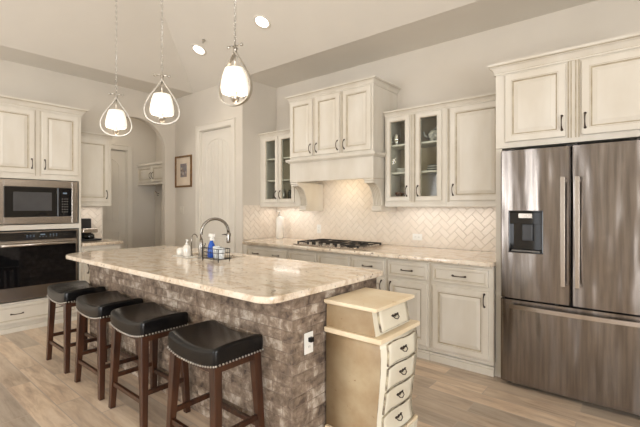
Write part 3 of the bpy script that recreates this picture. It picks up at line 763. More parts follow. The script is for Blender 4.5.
for i, (x, y) in enumerate(((-2.06, 3.83), (-2.0, 3.9), (-1.93, 3.82))):
    b = MB(); b.lathe((x, y, 1.4625), [(0.02, 0), (0.034, 0.004), (0.044, 0.03), (0.046, 0.045), (0.042, 0.045), (0.03, 0.01)], 20)
    tagged('brown_bowl', b, 'copper', 'small brown bowl on the bottom board behind the left glass door', 'bowl', (x, y, 1.4625), 'brown bowls at the cabinet bottom')
# corner glass cabinet
b = MB(); b.lathe((-3.66, 3.84, 2.0155), [(0.028, 0), (0.03, 0.01), (0.03, 0.08), (0.012, 0.10), (0.012, 0.125), (0.014, 0.125)], 18)
tagged('cruet_bottle', b, 'white_ceramic', 'small white bottle on the top shelf of the corner glass cabinet', 'bottle', (-3.66, 3.84, 2.0155))
for i, (x, y, hh) in enumerate(((-4.0, 3.86, 0.11), (-3.93, 3.82, 0.09), (-3.88, 3.90, 0.13), (-3.70, 3.84, 0.12), (-3.62, 3.88, 0.10))):
    b = MB(); b.lathe((x, y, 1.4625), [(0.026, 0), (0.030, 0.004), (0.030, hh*0.7), (0.022, hh*0.85), (0.022, hh)], 16)
    tagged('glass_jar', b, 'bottle_green' if i % 2 else 'nickel', ['shiny jar', 'dark jar', 'tall shiny jar', 'dark bottle-shaped jar', 'short shiny jar'][i] + ' at the bottom of the corner glass cabinet, ' + ['first', 'second', 'third', 'fourth', 'fifth'][i] + ' from the left', 'jar', (x, y, 1.4625))

# tall white pump bottle and wall outlets
t = thing('white_pump_bottle', 'tall white bottle with a pump on the granite by the corner tiles', 'bottle', (-3.92, 3.84, 0.9155))
px_, py_ = -3.92, 3.86
b = MB(); b.lathe((px_, py_, 0.9155), [(0.048, 0), (0.052, 0.006), (0.052, 0.27), (0.045, 0.295), (0.02, 0.305), (0.018, 0.315)], 24); obj('bottle_body', b, 'white_ceramic', t)
b = MB(); b.lathe((px_, py_, 1.2307), [(0.018, 0), (0.018, 0.02), (0.008, 0.025), (0.008, 0.05), (0.013, 0.052), (0.013, 0.06)], 14); b.tube([(px_, py_, 1.286), (px_-0.02, py_-0.045, 1.284)], 0.005, 6); obj('pump', b, 'nickel', t)
def outlet(F, u, v, n, label, gang=1, kind='outlet', horiz=False):
    t = thing('wall_' + kind if kind == 'outlet' else 'light_switch', label, kind, F.p(u, v, n))
    w2, h2 = (0.035 + 0.023*(gang-1), 0.057)
    if horiz: w2, h2 = h2, w2
    mb = MB(); F.box(mb, u-w2, u+w2, v-h2, v+h2, n, n+0.006); obj('cover_plate', mb, 'switch_plate' if kind == 'switch' else 'white_plastic', t, bevel=0.002)
    if kind == 'outlet':
        for s_ in (-1, 1):
            mb = MB(); du, dv = (s_*0.02, 0) if horiz else (0, s_*0.02)
            F.box(mb, u+du-0.014, u+du+0.014, v+dv-0.014, v+dv+0.014, n+0.006, n+0.008); so = obj('socket', mb, 'white_plastic', t, bevel=0.002)
            mb = MB()
            for k in (-0.005, 0.005): F.box(mb, u+du+k-0.0012, u+du+k+0.0012, v+dv-0.004, v+dv+0.006, n+0.008, n+0.0085)
            obj('slot', mb, 'dark_plastic', so)
    else:
        for g_ in range(gang):
            uu = u + (g_-(gang-1)/2)*0.046; mb = MB(); F.box(mb, uu-0.016, uu+0.016, v-0.033, v+0.033, n+0.006, n+0.009); obj('rocker', mb, 'switch_plate', t, bevel=0.002)
    return t
outlet(FB, -1.95, 1.02, 0.0095, 'white outlet lying sideways on the herringbone tiles right of the cooktop', horiz=True)
outlet(FB, -3.36, 1.06, 0.0095, 'white outlet on the herringbone tiles left of the cooktop')
outlet(FP, -5.66, 1.30, 0.0, 'pale double light switch under the framed picture', 2, 'switch')

# framed picture
t = thing('framed_picture', 'small brown-framed picture with a white mat on the wall left of the pantry door', 'picture', (-5.6, YP, 1.92))
u0, u1, v0, v1 = -5.835, -5.375, 1.66, 2.155
b = MB(); fw = 0.028
FP.box(b, u0, u0+fw, v0, v1, 0.001, 0.022); FP.box(b, u1-fw, u1, v0, v1, 0.001, 0.022); FP.box(b, u0+fw, u1-fw, v0, v0+fw, 0.001, 0.022); FP.box(b, u0+fw, u1-fw, v1-fw, v1, 0.001, 0.022)
obj('frame', b, 'gilt', t, bevel=0.003)
M['mat_paper'] = simple('picture_mat', (222, 206, 186), 0.8, c2=(216, 200, 180))
def m_print():
    m, nt, b = newmat('small_grey_art_print')
    v = nt.nodes.new('ShaderNodeTexVoronoi'); v.inputs['Scale'].default_value = 26; nt.links.new(ocoords(nt), v.inputs['Vector'])
    r = ramp(nt, [(0.0, (84, 76, 74)), (0.35, (150, 130, 122)), (0.6, (120, 118, 124)), (0.9, (206, 190, 170))], v.outputs['Color'])
    nt.links.new(r.outputs[0], b.inputs['Base Color']); b.inputs['Roughness'].default_value = 0.6
    return m
M['print'] = m_print()
b = MB(); FP.box(b, u0+fw, u1-fw, v0+fw, v1-fw, 0.001, 0.008); obj('mat_board', b, 'mat_paper', t)
b = MB(); FP.box(b, -5.69, -5.51, 1.82, 2.03, 0.008, 0.010); obj('art_print', b, 'print', t)

# ------------------------------------------------------------------ left wall: oven tower
OX = -5.25; Fo = Fr((OX, 0, 0), (0, 1, 0), (1, 0, 0)); oy0, oy1 = 0.93, 1.832
t = thing('oven_tower_cabinet', 'tall cream cabinet holding the microwave and the wall oven', 'cabinet', (OX-0.3, (oy0+oy1)/2, 0))
b = MB(); xb = XW+0.002
Fo.box(b, oy0, oy0+0.06, 0.08, 2.45, -0.60, 0); Fo.box(b, oy1-0.022, oy1, 0.08, 2.45, -0.60, 0)
for (z0, z1) in ((0.08, 0.325), (1.10, 1.155), (1.66, 2.45)): Fo.box(b, oy0+0.06, oy1-0.022, z0, z1, -0.60, 0)
obj('carcass', b, 'cream', t)
door(Fo, t, 0.985, 1.357, 1.722, 2.415, 0, 1.332, 1.83); door(Fo, t, 1.43, 1.795, 1.722, 2.415, 0, 1.455, 1.83)
drawer(Fo, t, 0.985, 1.795, 0.10, 0.305, 0, (1.20, 1.58), rail=0.04)
b = MB(); Fo.box(b, oy0, oy1, 0, 0.05, -0.60, 0.004); Fo.box(b, oy0, oy1, 0.05, 0.078, -0.60, -0.01); obj('base_molding', b, 'cream', t, bevel=0.003)
b = MB(); b.sweep([(xb, oy0), (OX, oy0), (OX, oy1), (xb, oy1)], CROWN(2.44, 0.085, 0.06), side=1, lines=(2, 6)); obj('crown_molding', b, ['cream', 'glaze'], t)
b = MB(); 
for y in (1.372, 1.415): Fo.box(b, y-0.003, y+0.003, 1.70, 2.43, 0, 0.002)
obj('glaze_lines', b, 'glaze', t)
# microwave
my0, my1 = 1.025, 1.788
t = thing('built_in_microwave', 'built-in microwave with a wide stainless trim frame above the oven', 'microwave', (OX-0.2, 1.4, 1.16))
b = MB(); z0, z1 = 1.165, 1.65
Fo.box(b, my0, my0+0.06, z0, z1, 0.001, 0.022); Fo.box(b, my1-0.062, my1, z0, z1, 0.001, 0.022); Fo.box(b, my0+0.06, my1-0.062, z0, z0+0.075, 0.001, 0.022); Fo.box(b, my0+0.06, my1-0.062, z1-0.078, z1, 0.001, 0.022)
obj('trim_frame', b, 'steel_plain', t, bevel=0.003)
b = MB(); Fo.box(b, my0+0.062, my1-0.064, z0+0.077, z1-0.08, -0.30, 0.0); obj('oven_body', b, 'dark_plastic', t)
b = MB(); Fo.box(b, my0+0.062, 1.575, z0+0.077, z1-0.08, 0.001, 0.026); dd = obj('microwave_door', b, 'black_glass', t, bevel=0.003)
b = MB(); Fo.box(b, 1.165, 1.52, 1.31, 1.515, 0.0265, 0.028); obj('door_window', b, 'grey_window', dd)
b = MB(); Fo.box(b, 1.58, my1-0.064, z0+0.077, z1-0.08, 0.001, 0.025); cp = obj('control_panel', b, 'black_glass', t, bevel=0.003)
b = MB(); Fo.box(b, 1.632, 1.672, 1.502, 1.518, 0.0255, 0.0262); obj('clock_display', b, 'display', cp)
b = MB()
for r_ in range(6):
    for c_ in range(3): Fo.box(b, 1.622+c_*0.024, 1.634+c_*0.024, 1.29+r_*0.03, 1.297+r_*0.03, 0.0255, 0.0258)
obj('keypad_marks', b, 'grey_liquid', cp)
# wall oven
t = thing('wall_oven', 'stainless built-in wall oven with a black glass door and bar handle', 'oven', (OX-0.2, 1.4, 0.34))
b = MB(); Fo.box(b, my0, my1, 0.34, 1.085, 0.001, 0.012); obj('face_frame', b, 'steel_plain', t)
b = MB(); Fo.box(b, my0+0.01, my1-0.01, 0.35, 1.075, -0.5, 0.0); obj('oven_body', b, 'dark_plastic', t)
b = MB(); Fo.box(b, my0+0.004, my1-0.014, 0.985, 1.075, 0.0125, 0.03); cp = obj('control_panel', b, 'black_glass', t, bevel=0.002)
b = MB()
for y in (1.28, 1.31, 1.34): Fo.box(b, y, y+0.016, 1.022, 1.026, 0.0302, 0.0306)
for y in (1.28, 1.31, 1.34): Fo.box(b, y, y+0.016, 1.038, 1.042, 0.0302, 0.0306)
Fo.box(b, 1.41, 1.455, 1.038, 1.05, 0.0302, 0.0306)
for y in (1.40, 1.43, 1.46, 1.50, 1.53, 1.56): Fo.box(b, y, y+0.012, 1.02, 1.024, 0.0302, 0.0306)
for y in (1.50, 1.53, 1.56): Fo.box(b, y, y+0.012, 1.038, 1.046, 0.0302, 0.0306)
obj('display_marks', b, 'display', cp)
b = MB(); Fo.box(b, my0+0.004, my1-0.014, 0.345, 0.972, 0.0125, 0.036); dd = obj('oven_door', b, 'steel_plain', t, bevel=0.004)
b = MB(); N = 12
ylo = [0.475 - 0.03*math.sin(math.pi*i/N)*0 + 0.02*abs(2*i/N-1)**2*0 for i in range(N+1)]
Fo.box(b, my0+0.016, my1-0.026, 0.485, 0.925, 0.0365, 0.040); obj('door_glass', b, 'black_glass', dd, bevel=0.001)
b = MB(); hy0, hy1 = my0+0.03, my1-0.04
b.tube([Fo.p(hy0, 0.942, 0.085), Fo.p(hy1, 0.942, 0.085)], 0.016, 14)
for y in (hy0+0.03, hy1-0.03): b.tube([Fo.p(y, 0.945, 0.034), Fo.p(y, 0.942, 0.085)], 0.009, 8)
obj('bar_handle', b, 'steel_plain', dd)

# small upper + coffee counter
SX_ = -5.545; Fs = Fr((SX_, 0, 0), (0, 1, 0), (1, 0, 0)); sy0, sy1 = 1.836, 2.30
t = thing('coffee_wall_cabinet', 'small cream single-door wall cabinet between oven tower and arch', 'cabinet', (SX_-0.15, 2.07, 1.39))
b = MB(); Fs.box(b, sy0, sy1, 1.385, 2.255, -0.312, 0); obj('carcass', b, 'cream', t, bevel=0.0015)
door(Fs, t, 1.80+0.05, 2.262, 1.42, 2.225, 0, 2.235, 1.515)
b = MB(); b.sweep([(SX_, sy0), (SX_, sy1), (XW+0.002, sy1)], CROWN(2.25, 0.06, 0.045), side=1, lines=(2, 6)); obj('crown_molding', b, ['cream', 'glaze'], t)
b = MB(); Fs.box(b, sy0, sy1, 1.363, 1.384, -0.02, 0.004); obj('light_rail', b, 'cream', t)
t = thing('coffee_base_cabinet', 'cream base cabinet under the small granite coffee counter by the oven tower', 'cabinet', (OX-0.3, 2.07, 0))
b = MB(); Fo.box(b, sy0, sy1, 0.09, 0.873, -0.606, 0); obj('carcass', b, 'cream', t, bevel=0.0015)
drawer(Fo, t, sy0+0.03, sy1-0.03, 0.705, 0.842, 0, ((sy0+sy1)/2,)); door(Fo, t, sy0+0.03, sy1-0.03, 0.115, 0.672, 0, sy0+0.065, 0.60)
b = MB(); Fo.box(b, sy0, sy1, 0, 0.088, -0.606, 0.004); obj('base_molding', b, 'cream', t)
slab('coffee_worktop', XW+0.002, OX+0.04, sy0, sy1+0.012, 0.875, 0.914, 'small granite worktop with the coffee machine beside the oven tower', (0, 0.015, 0, 0))
herringbone('coffee_backsplash', FW, sy0, 2.36, [(sy0+0.002, 2.305, 0.916, 1.36)], 'ivory tile backsplash behind the coffee machine')
t = thing('coffee_machine', 'black coffee machine on the small counter right of the oven', 'coffee maker', (-5.68, 2.03, 0.9155))
b = MB(); b.box((-5.80, 1.93, 0.9155), (-5.48, 2.16, 0.94)); obj('base', b, 'dark_plastic', t, bevel=0.006)
b = MB(); b.box((-5.80, 1.95, 0.9405), (-5.66, 2.10, 1.20)); obj('water_tank', b, 'dark_plastic', t, bevel=0.01)
b = MB(); b.box((-5.655, 1.94, 1.02), (-5.50, 2.12, 1.075)); obj('brew_head', b, 'steel_plain', t, bevel=0.01)
b = MB(); b.lathe((-5.57, 2.04, 0.9405), [(0.05, 0), (0.06, 0.01), (0.058, 0.05), (0.04, 0.065), (0.038, 0.07)], 22); obj('carafe', b, 'black_glass', t)

# ------------------------------------------------------------------ mudroom cabinet and hooks seen through the arch
Fm = Fr((0, 3.46, 0), (1, 0, 0), (0, -1, 0)); mx0, mx1 = -7.198, -6.12
t = thing('mudroom_cabinet', 'white two-door wall cabinet in the hall seen through the arch', 'cabinet', ((mx0+mx1)/2, 3.6, 1.76))
b = MB(); b.box((mx0, 3.46, 1.77), (mx1, 3.798, 2.10)); obj('carcass', b, 'cream', t)
b = MB(); Fm.box(b, mx0, mx1, 2.085, 2.125, 0, 0.03); Fm.box(b, mx0, mx1, 1.745, 1.77, -0.3, 0.012); obj('cornice', b, 'white_paint', t)
door(Fm, t, mx0+0.06, -6.675, 1.79, 2.065, 0, -6.70, 1.90, rail=0.045); door(Fm, t, -6.645, mx1-0.05, 1.79, 2.065, 0, -6.62, 1.90, rail=0.045)
Fe = Fr((0, 3.796, 0), (1, 0, 0), (0, -1, 0))
t = thing('coat_hook_panel', 'white beadboard panel with coat hooks under the hall cabinet', 'hook rail', (-6.65, 3.797, 0.5))
b = MB(); Fe.box(b, mx0, mx1, 0.5, 1.62, 0, 0.012)
for i in range(11): Fe.box(b, mx0+0.02+i*0.097, mx0+0.112+i*0.097, 0.5, 1.50, 0.012, 0.016)
Fe.box(b, mx0, mx1, 1.52, 1.66, 0.012, 0.03); obj('beadboard', b, 'white_paint', t)
for i in range(4):
    x = mx0+0.18+i*0.24; b = MB(); b.tube([(x, 3.768, 1.60), (x, 3.72, 1.61), (x, 3.70, 1.645)], 0.006, 6); b.tube([(x, 3.768, 1.575), (x, 3.735, 1.56), (x, 3.73, 1.585)], 0.005, 6)
    obj('coat_hook', b, 'bronze', t)

# ------------------------------------------------------------------ island
ix0, ix1, iy0, iy1 = -4.23, -1.39, 1.29, 2.36
sx0, sx1, sy_, syb = -4.06, -1.42, 1.485, 2.33
sink = (-3.34, -2.72, 2.06, 2.28)
t = thing('kitchen_island', 'long kitchen island clad in brown split stone under the granite top', 'island', ((sx0+sx1)/2, 1.9, 0))
b = MB()
def shell(b, x0, x1, y0, y1, z0, z1):   # open-topped body leaving room for the sink
    b.box((x0, y0, z0), (x1, 2.0, z1)); b.box((x0, 2.0, z0), (-3.40, y1, z1)); b.box((-2.66, 2.0, z0), (x1, y1, z1))
    b.box((-3.40, 2.0, z0), (-2.66, y1, 0.60)); b.box((-3.40, 2.315, 0.60), (-2.66, y1, z1))
shell(b, sx0+0.022, sx1-0.022, sy_+0.022, syb, 0.0, 0.872); obj('body', b, 'cream', t)
b = MB(); b.mi = 1
b.box((sx0+0.006, sy_+0.008, 0.0), (sx1-0.006, sy_+0.022, 0.872)); b.box((sx1-0.022, sy_+0.022, 0.0), (sx1-0.006, syb, 0.872)); b.box((sx0+0.006, sy_+0.022, 0.0), (sx0+0.022, syb, 0.872))
b.mi = 0
rnd = random.Random(11); rows = 15; hh = 0.872/rows
for r_ in range(rows):
    for (F_, L0, L1) in ((Fr((0, sy_+0.008, 0), (1, 0, 0), (0, -1, 0)), sx0, sx1), (Fr((sx1-0.006, 0, 0), (0, 1, 0), (1, 0, 0)), sy_+0.008, syb), (Fr((sx0+0.006, 0, 0), (0, 1, 0), (-1, 0, 0)), sy_+0.008, syb)):
        u = L0 - rnd.random()*0.10
        while u < L1:
            ln = rnd.uniform(0.10, 0.24); a = max(u, L0); e = min(u+ln, L1)
            if e - a > 0.012:
                n_ = rnd.uniform(0.001, 0.007); g_ = 0.0018; tn = rnd.random(); z0, z1 = r_*hh+g_, (r_+1)*hh-g_
                lo = [F_.p(a+g_, z0, 0), F_.p(e-g_, z0, 0), F_.p(e-g_, z1, 0), F_.p(a+g_, z1, 0)]
                c4 = 0.004; js = [rnd.uniform(-0.0015, 0.002) for _ in range(4)]
                hi = [F_.p(a+g_+c4, z0+c4, n_+js[0]), F_.p(e-g_-c4, z0+c4, n_+js[1]), F_.p(e-g_-c4, z1-c4, n_+js[2]), F_.p(a+g_+c4, z1-c4, n_+js[3])]
                b.hexa(lo, hi, tn)
            u += ln
obj('stone_cladding', b, ['stone', 'mortar'], t)
Fk = Fr((0, syb, 0), (-1, 0, 0), (0, 1, 0))
for i in range(5):
    a = 1.46+i*0.52; door(Fk, t, a, a+0.48, 0.12, 0.84, 0, a+0.44, 0.72)
slab('island_countertop', ix0, ix1, iy0, iy1+0.03, 0.878, 0.914, 'large polished cream granite countertop on the stone island', (0.20, 0.10, 0.05, 0.10), sink)
t = thing('undermount_sink', 'stainless undermount sink in the island countertop behind the faucet', 'sink', (-3.03, 2.17, 0.66))
b = MB(); s0, s1, s2, s3 = sink; zt_ = 0.873
b.box((s0-0.02, s2-0.02, 0.66), (s1+0.02, s3+0.02, 0.665)); b.box((s0-0.02, s2-0.02, 0.665), (s0-0.012, s3+0.02, zt_)); b.box((s1+0.012, s2-0.02, 0.665), (s1+0.02, s3+0.02, zt_))
b.box((s0-0.012, s2-0.02, 0.665), (s1+0.012, s2-0.012, zt_)); b.box((s0-0.012, s3+0.012, 0.665), (s1+0.012, s3+0.02, zt_)); obj('basin', b, 'steel_plain', t)
b = MB(); b.lathe((-3.03, 2.17, 0.6655), [(0.04, 0), (0.04, 0.003), (0.02, 0.001)], 18); obj('drain', b, 'chrome', t)

# outlet with a dark plug on the stone end
Fi = Fr((sx1+0.003, 0, 0), (0, 1, 0), (1, 0, 0))
t = outlet(Fi, 1.612, 0.615, 0, 'white outlet with a black plug on the stone end of the island')
b = MB(); Fi.box(b, 1.600, 1.628, 0.623, 0.648, 0.0086, 0.032); pg = tag(obj('charger_plug', b, 'black_metal', origin=Fi.p(1.614, 0.636, 0.02), bevel=0.004), 'small black plug in the island outlet', 'plug')

# faucet
M['faucet_metal'] = simple('faucet_nickel', (158, 153, 147), 0.24, 1.0, c2=(140, 136, 130), ns=10)
fx, fy = -2.935, 1.955
t = thing('kitchen_faucet', 'tall nickel gooseneck faucet on the island', 'faucet', (fx, fy, 0.914))
b = MB(); b.lathe((fx, fy, 0.914), [(0.03, 0), (0.03, 0.006), (0.024, 0.012), (0.022, 0.10), (0.016, 0.13), (0.014, 0.16)], 20); obj('base', b, 'faucet_metal', t)
pts = [(fx, fy, 1.05), (fx, fy, 1.13)]; rad = 0.118; ccz = 1.13
dxn, dyn = 0.35, 0.937
for i in range(17):
    a = math.pi - math.pi*i/16; q = rad + rad*math.cos(a)
    pts.append((fx + dxn*q, fy + dyn*q, ccz + rad*math.sin(a)))
b = MB(); b.tube(pts, 0.0125, 12); obj('gooseneck', b, 'faucet_metal', t)
ex, ey, _ = pts[-1]
b = MB(); b.lathe((ex, ey, 1.035), [(0.016, 0), (0.018, 0.01), (0.016, 0.07), (0.0135, 0.094)], 16); obj('spray_head', b, 'faucet_metal', t)
b = MB(); b.tube([(fx+0.02, fy-0.005, 1.0), (fx+0.045, fy-0.01, 1.005), (fx+0.075, fy-0.012, 1.045)], [0.009, 0.007, 0.006], 8); obj('lever', b, 'faucet_metal', t)
t = thing('filter_tap', 'small thin nickel tap left of the tall faucet', 'faucet', (-3.14, 1.99, 0.914))
b = MB(); b.lathe((-3.14, 1.99, 0.914), [(0.016, 0), (0.016, 0.008), (0.01, 0.014), (0.008, 0.05)], 14); obj('base', b, 'faucet_metal', t)
pts = [(-3.14, 1.99, 0.96), (-3.14, 1.99, 1.06)] + [(-3.14 + 0.035*(1-math.cos(math.pi*i/10))*-0.4, 1.99 + 0.04*(1-math.cos(math.pi*i/10)), 1.06 + 0.045*math.sin(math.pi*i/10)) for i in range(1, 10)]
b = MB(); b.tube(pts, 0.005, 8); obj('spout', b, 'faucet_metal', t)

# soap things
M['soap_tray'] = simple('white_tray', (228, 224, 216), 0.3)
b = MB(); b.box((-3.25, 1.865, 0.9145), (-3.00, 1.955, 0.9225)); tagged('soap_tray', b, 'soap_tray', 'thin white tray under the soap pump left of the faucet', 'tray', (-3.12, 1.91, 0.9145), bevel=0.003)
t = thing('soap_dispenser', 'white soap bottle with a pump left of the faucet', 'soap bottle', (-3.085, 1.91, 0.923))
b = MB(); b.lathe((-3.085, 1.91, 0.923), [(0.03, 0), (0.033, 0.005), (0.033, 0.075), (0.024, 0.095), (0.012, 0.10)], 20); obj('bottle_body', b, 'white_ceramic', t)
b = MB(); b.lathe((-3.085, 1.91, 1.0235), [(0.012, 0), (0.012, 0.012), (0.005, 0.015), (0.005, 0.035), (0.011, 0.037), (0.011, 0.045)], 12); b.tube([(-3.085, 1.91, 1.063), (-3.05, 1.90, 1.06)], 0.005, 6); obj('pump', b, 'white_plastic', t)
b = MB(); b.lathe((-3.18, 1.91, 0.923), [(0.03, 0), (0.036, 0.006), (0.038, 0.03), (0.034, 0.058), (0.018, 0.068), (0.001, 0.070)], 20)
tagged('scrubber_pot', b, 'white_ceramic', 'small rounded white pot on the tray beside the soap pump', 'pot', (-3.18, 1.91, 0.923))

# wire caddy and its contents
ca = (-2.80, -2.585, 1.875, 1.985); t = thing('wire_caddy', 'black wire sink caddy holding the blue spray bottle and cups', 'caddy', (-2.7, 1.925, 0.914))
x0, x1, y0, y1 = ca; b = MB()
for z in (0.935, 0.985, 1.018): b.tube([(x0, y0, z), (x1, y0, z), (x1, y1, z), (x0, y1, z)], 0.0026, 6, True, False)
for i in range(9):
    x = x0 + (x1-x0)*i/8
    b.tube([(x, y0, 1.018), (x, y0, 0.935), (x, y1, 0.935), (x, y1, 1.018)], 0.0016, 5)
obj('wire_basket', b, 'black_metal', t)
b = MB()
for (x, y) in ((x0, y0), (x1, y0), (x1, y1), (x0, y1)): b.tube([(x, y, 0.9142), (x, y, 1.045 if x == x0 else 1.018)], 0.0032, 6)
obj('feet', b, 'black_metal', t)
sx, sy2 = -2.752, 1.93
t = thing('spray_bottle', 'blue cleaning spray bottle with a white trigger head in the wire caddy', 'spray bottle', (sx, sy2, 0.9385))
b = MB(); b.lathe((sx, sy2, 0.9385), [(0.030, 0), (0.033, 0.005), (0.033, 0.055), (0.028, 0.085), (0.025, 0.105), (0.014, 0.128), (0.013, 0.138)], 20); obj('bottle_body', b, 'blue_plastic', t)
b = MB(); b.lathe((sx, sy2, 1.0767), [(0.015, 0), (0.015, 0.018), (0.011, 0.02), (0.011, 0.03)], 14); b.box((sx-0.028, sy2-0.012, 1.1067), (sx+0.034, sy2+0.012, 1.131)); b.tube([(sx+0.022, sy2, 1.108), (sx+0.032, sy2, 1.09), (sx+0.030, sy2, 1.075)], 0.004, 6); obj('trigger_head', b, 'white_plastic', t, bevel=0.003)
M['frosted'] = simple('pale_frosted_plastic', (222, 224, 224), 0.2, c2=(206, 212, 216), coat=0.3)
for i, (x, hh_) in enumerate(((-2.685, 0.095), (-2.622, 0.085))):
    b = MB(); b.lathe((x, 1.93, 0.9385), [(0.022, 0), (0.024, 0.003), (0.030, hh_), (0.027, hh_), (0.021, 0.006)], 20, caps=True)
    tagged('clear_cup', b, 'frosted', ['pale cup next to the blue spray bottle in the wire caddy', 'pale cup at the right end of the wire caddy'][i], 'cup', (x, 1.93, 0.9385))

# ------------------------------------------------------------------ bombe chest at the island end
cx0, cx1, cy0, cy1 = -1.405, -1.075, 1.755, 2.145
t = thing('painted_chest', 'narrow antique cream chest with curved sides and five drawers at the island end', 'chest of drawers', ((cx0+cx1)/2, (cy0+cy1)/2, 0))
def swell(z):
    """how far the lower body bulges out at height z (bombe profile)"""
    u = (z - 0.12) / (0.65 - 0.12)
    return 0.026*math.sin(math.pi/2*min(max((u-0.12)/0.72, 0), 1))**1.6 + 0.016*max(0, 1-u/0.22)**2 - 0.006*max(0, (u-0.9)/0.1)
def body(z): s_ = swell(z); return (cx0, cx1 + s_, cy0 - 0.002, cy1 + s_)
b = MB(); zs_ = [0.12 + (0.645-0.12)*i/22 for i in range(23)]
prev = None
for z in zs_:
    x0, x1, y0, y1 = body(z); ring = [b.bm.verts.new(p) for p in ((x0, y0, z), (x1, y0, z), (x1, y1, z), (x0, y1, z))]
    if prev is None: b._f(list(reversed(ring)), mi=0)
    else:
        for k in range(4): b._f([prev[k], prev[(k+1) % 4], ring[(k+1) % 4], ring[k]], mi=(1 if k == 1 else 0), smooth=True)
    prev = ring
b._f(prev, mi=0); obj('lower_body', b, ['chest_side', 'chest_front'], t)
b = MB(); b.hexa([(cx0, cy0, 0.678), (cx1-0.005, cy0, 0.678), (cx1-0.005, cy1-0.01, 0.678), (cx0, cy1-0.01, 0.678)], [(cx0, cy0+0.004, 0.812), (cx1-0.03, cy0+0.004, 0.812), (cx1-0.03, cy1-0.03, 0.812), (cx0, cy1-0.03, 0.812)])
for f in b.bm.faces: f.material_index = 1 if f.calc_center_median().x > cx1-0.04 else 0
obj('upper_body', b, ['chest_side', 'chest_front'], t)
b = MB(); b.box((cx0-0.0, cy0-0.024, 0.814), (cx1+0.016, cy1+0.014, 0.832)); b.box((cx0, cy0-0.016, 0.808), (cx1+0.006, cy1+0.008, 0.8139)); obj('top', b, 'chest_trim', t, bevel=0.006, seg=3)
b = MB(); b.box((cx0, cy0-0.022, 0.652), (cx1+0.04, cy1+0.035, 0.677)); b.box((cx0, cy0-0.014, 0.6455), (cx1+0.03, cy1+0.028, 0.652)); obj('waist_molding', b, 'chest_trim', t, bevel=0.006, seg=3)
b = MB(); b.box((cx0, cy0-0.016, 0.10), (cx1+0.03, cy1+0.03, 0.119))
obj('base_molding', b, 'chest_trim', t, bevel=0.005, seg=3)
for (x, y) in ((cx0+0.03, cy0+0.02), (cx1-0.0, cy0+0.02), (cx1-0.0, cy1-0.0), (cx0+0.03, cy1-0.0)):
    b = MB(); b.hexa([(x-0.02, y-0.02, 0), (x+0.02, y-0.02, 0), (x+0.02, y+0.02, 0), (x-0.02, y+0.02, 0)], [(x-0.028, y-0.028, 0.099), (x+0.03, y-0.028, 0.099), (x+0.03, y+0.03, 0.099), (x-0.028, y+0.03, 0.099)]); obj('foot', b, 'chest_front', t, bevel=0.004)
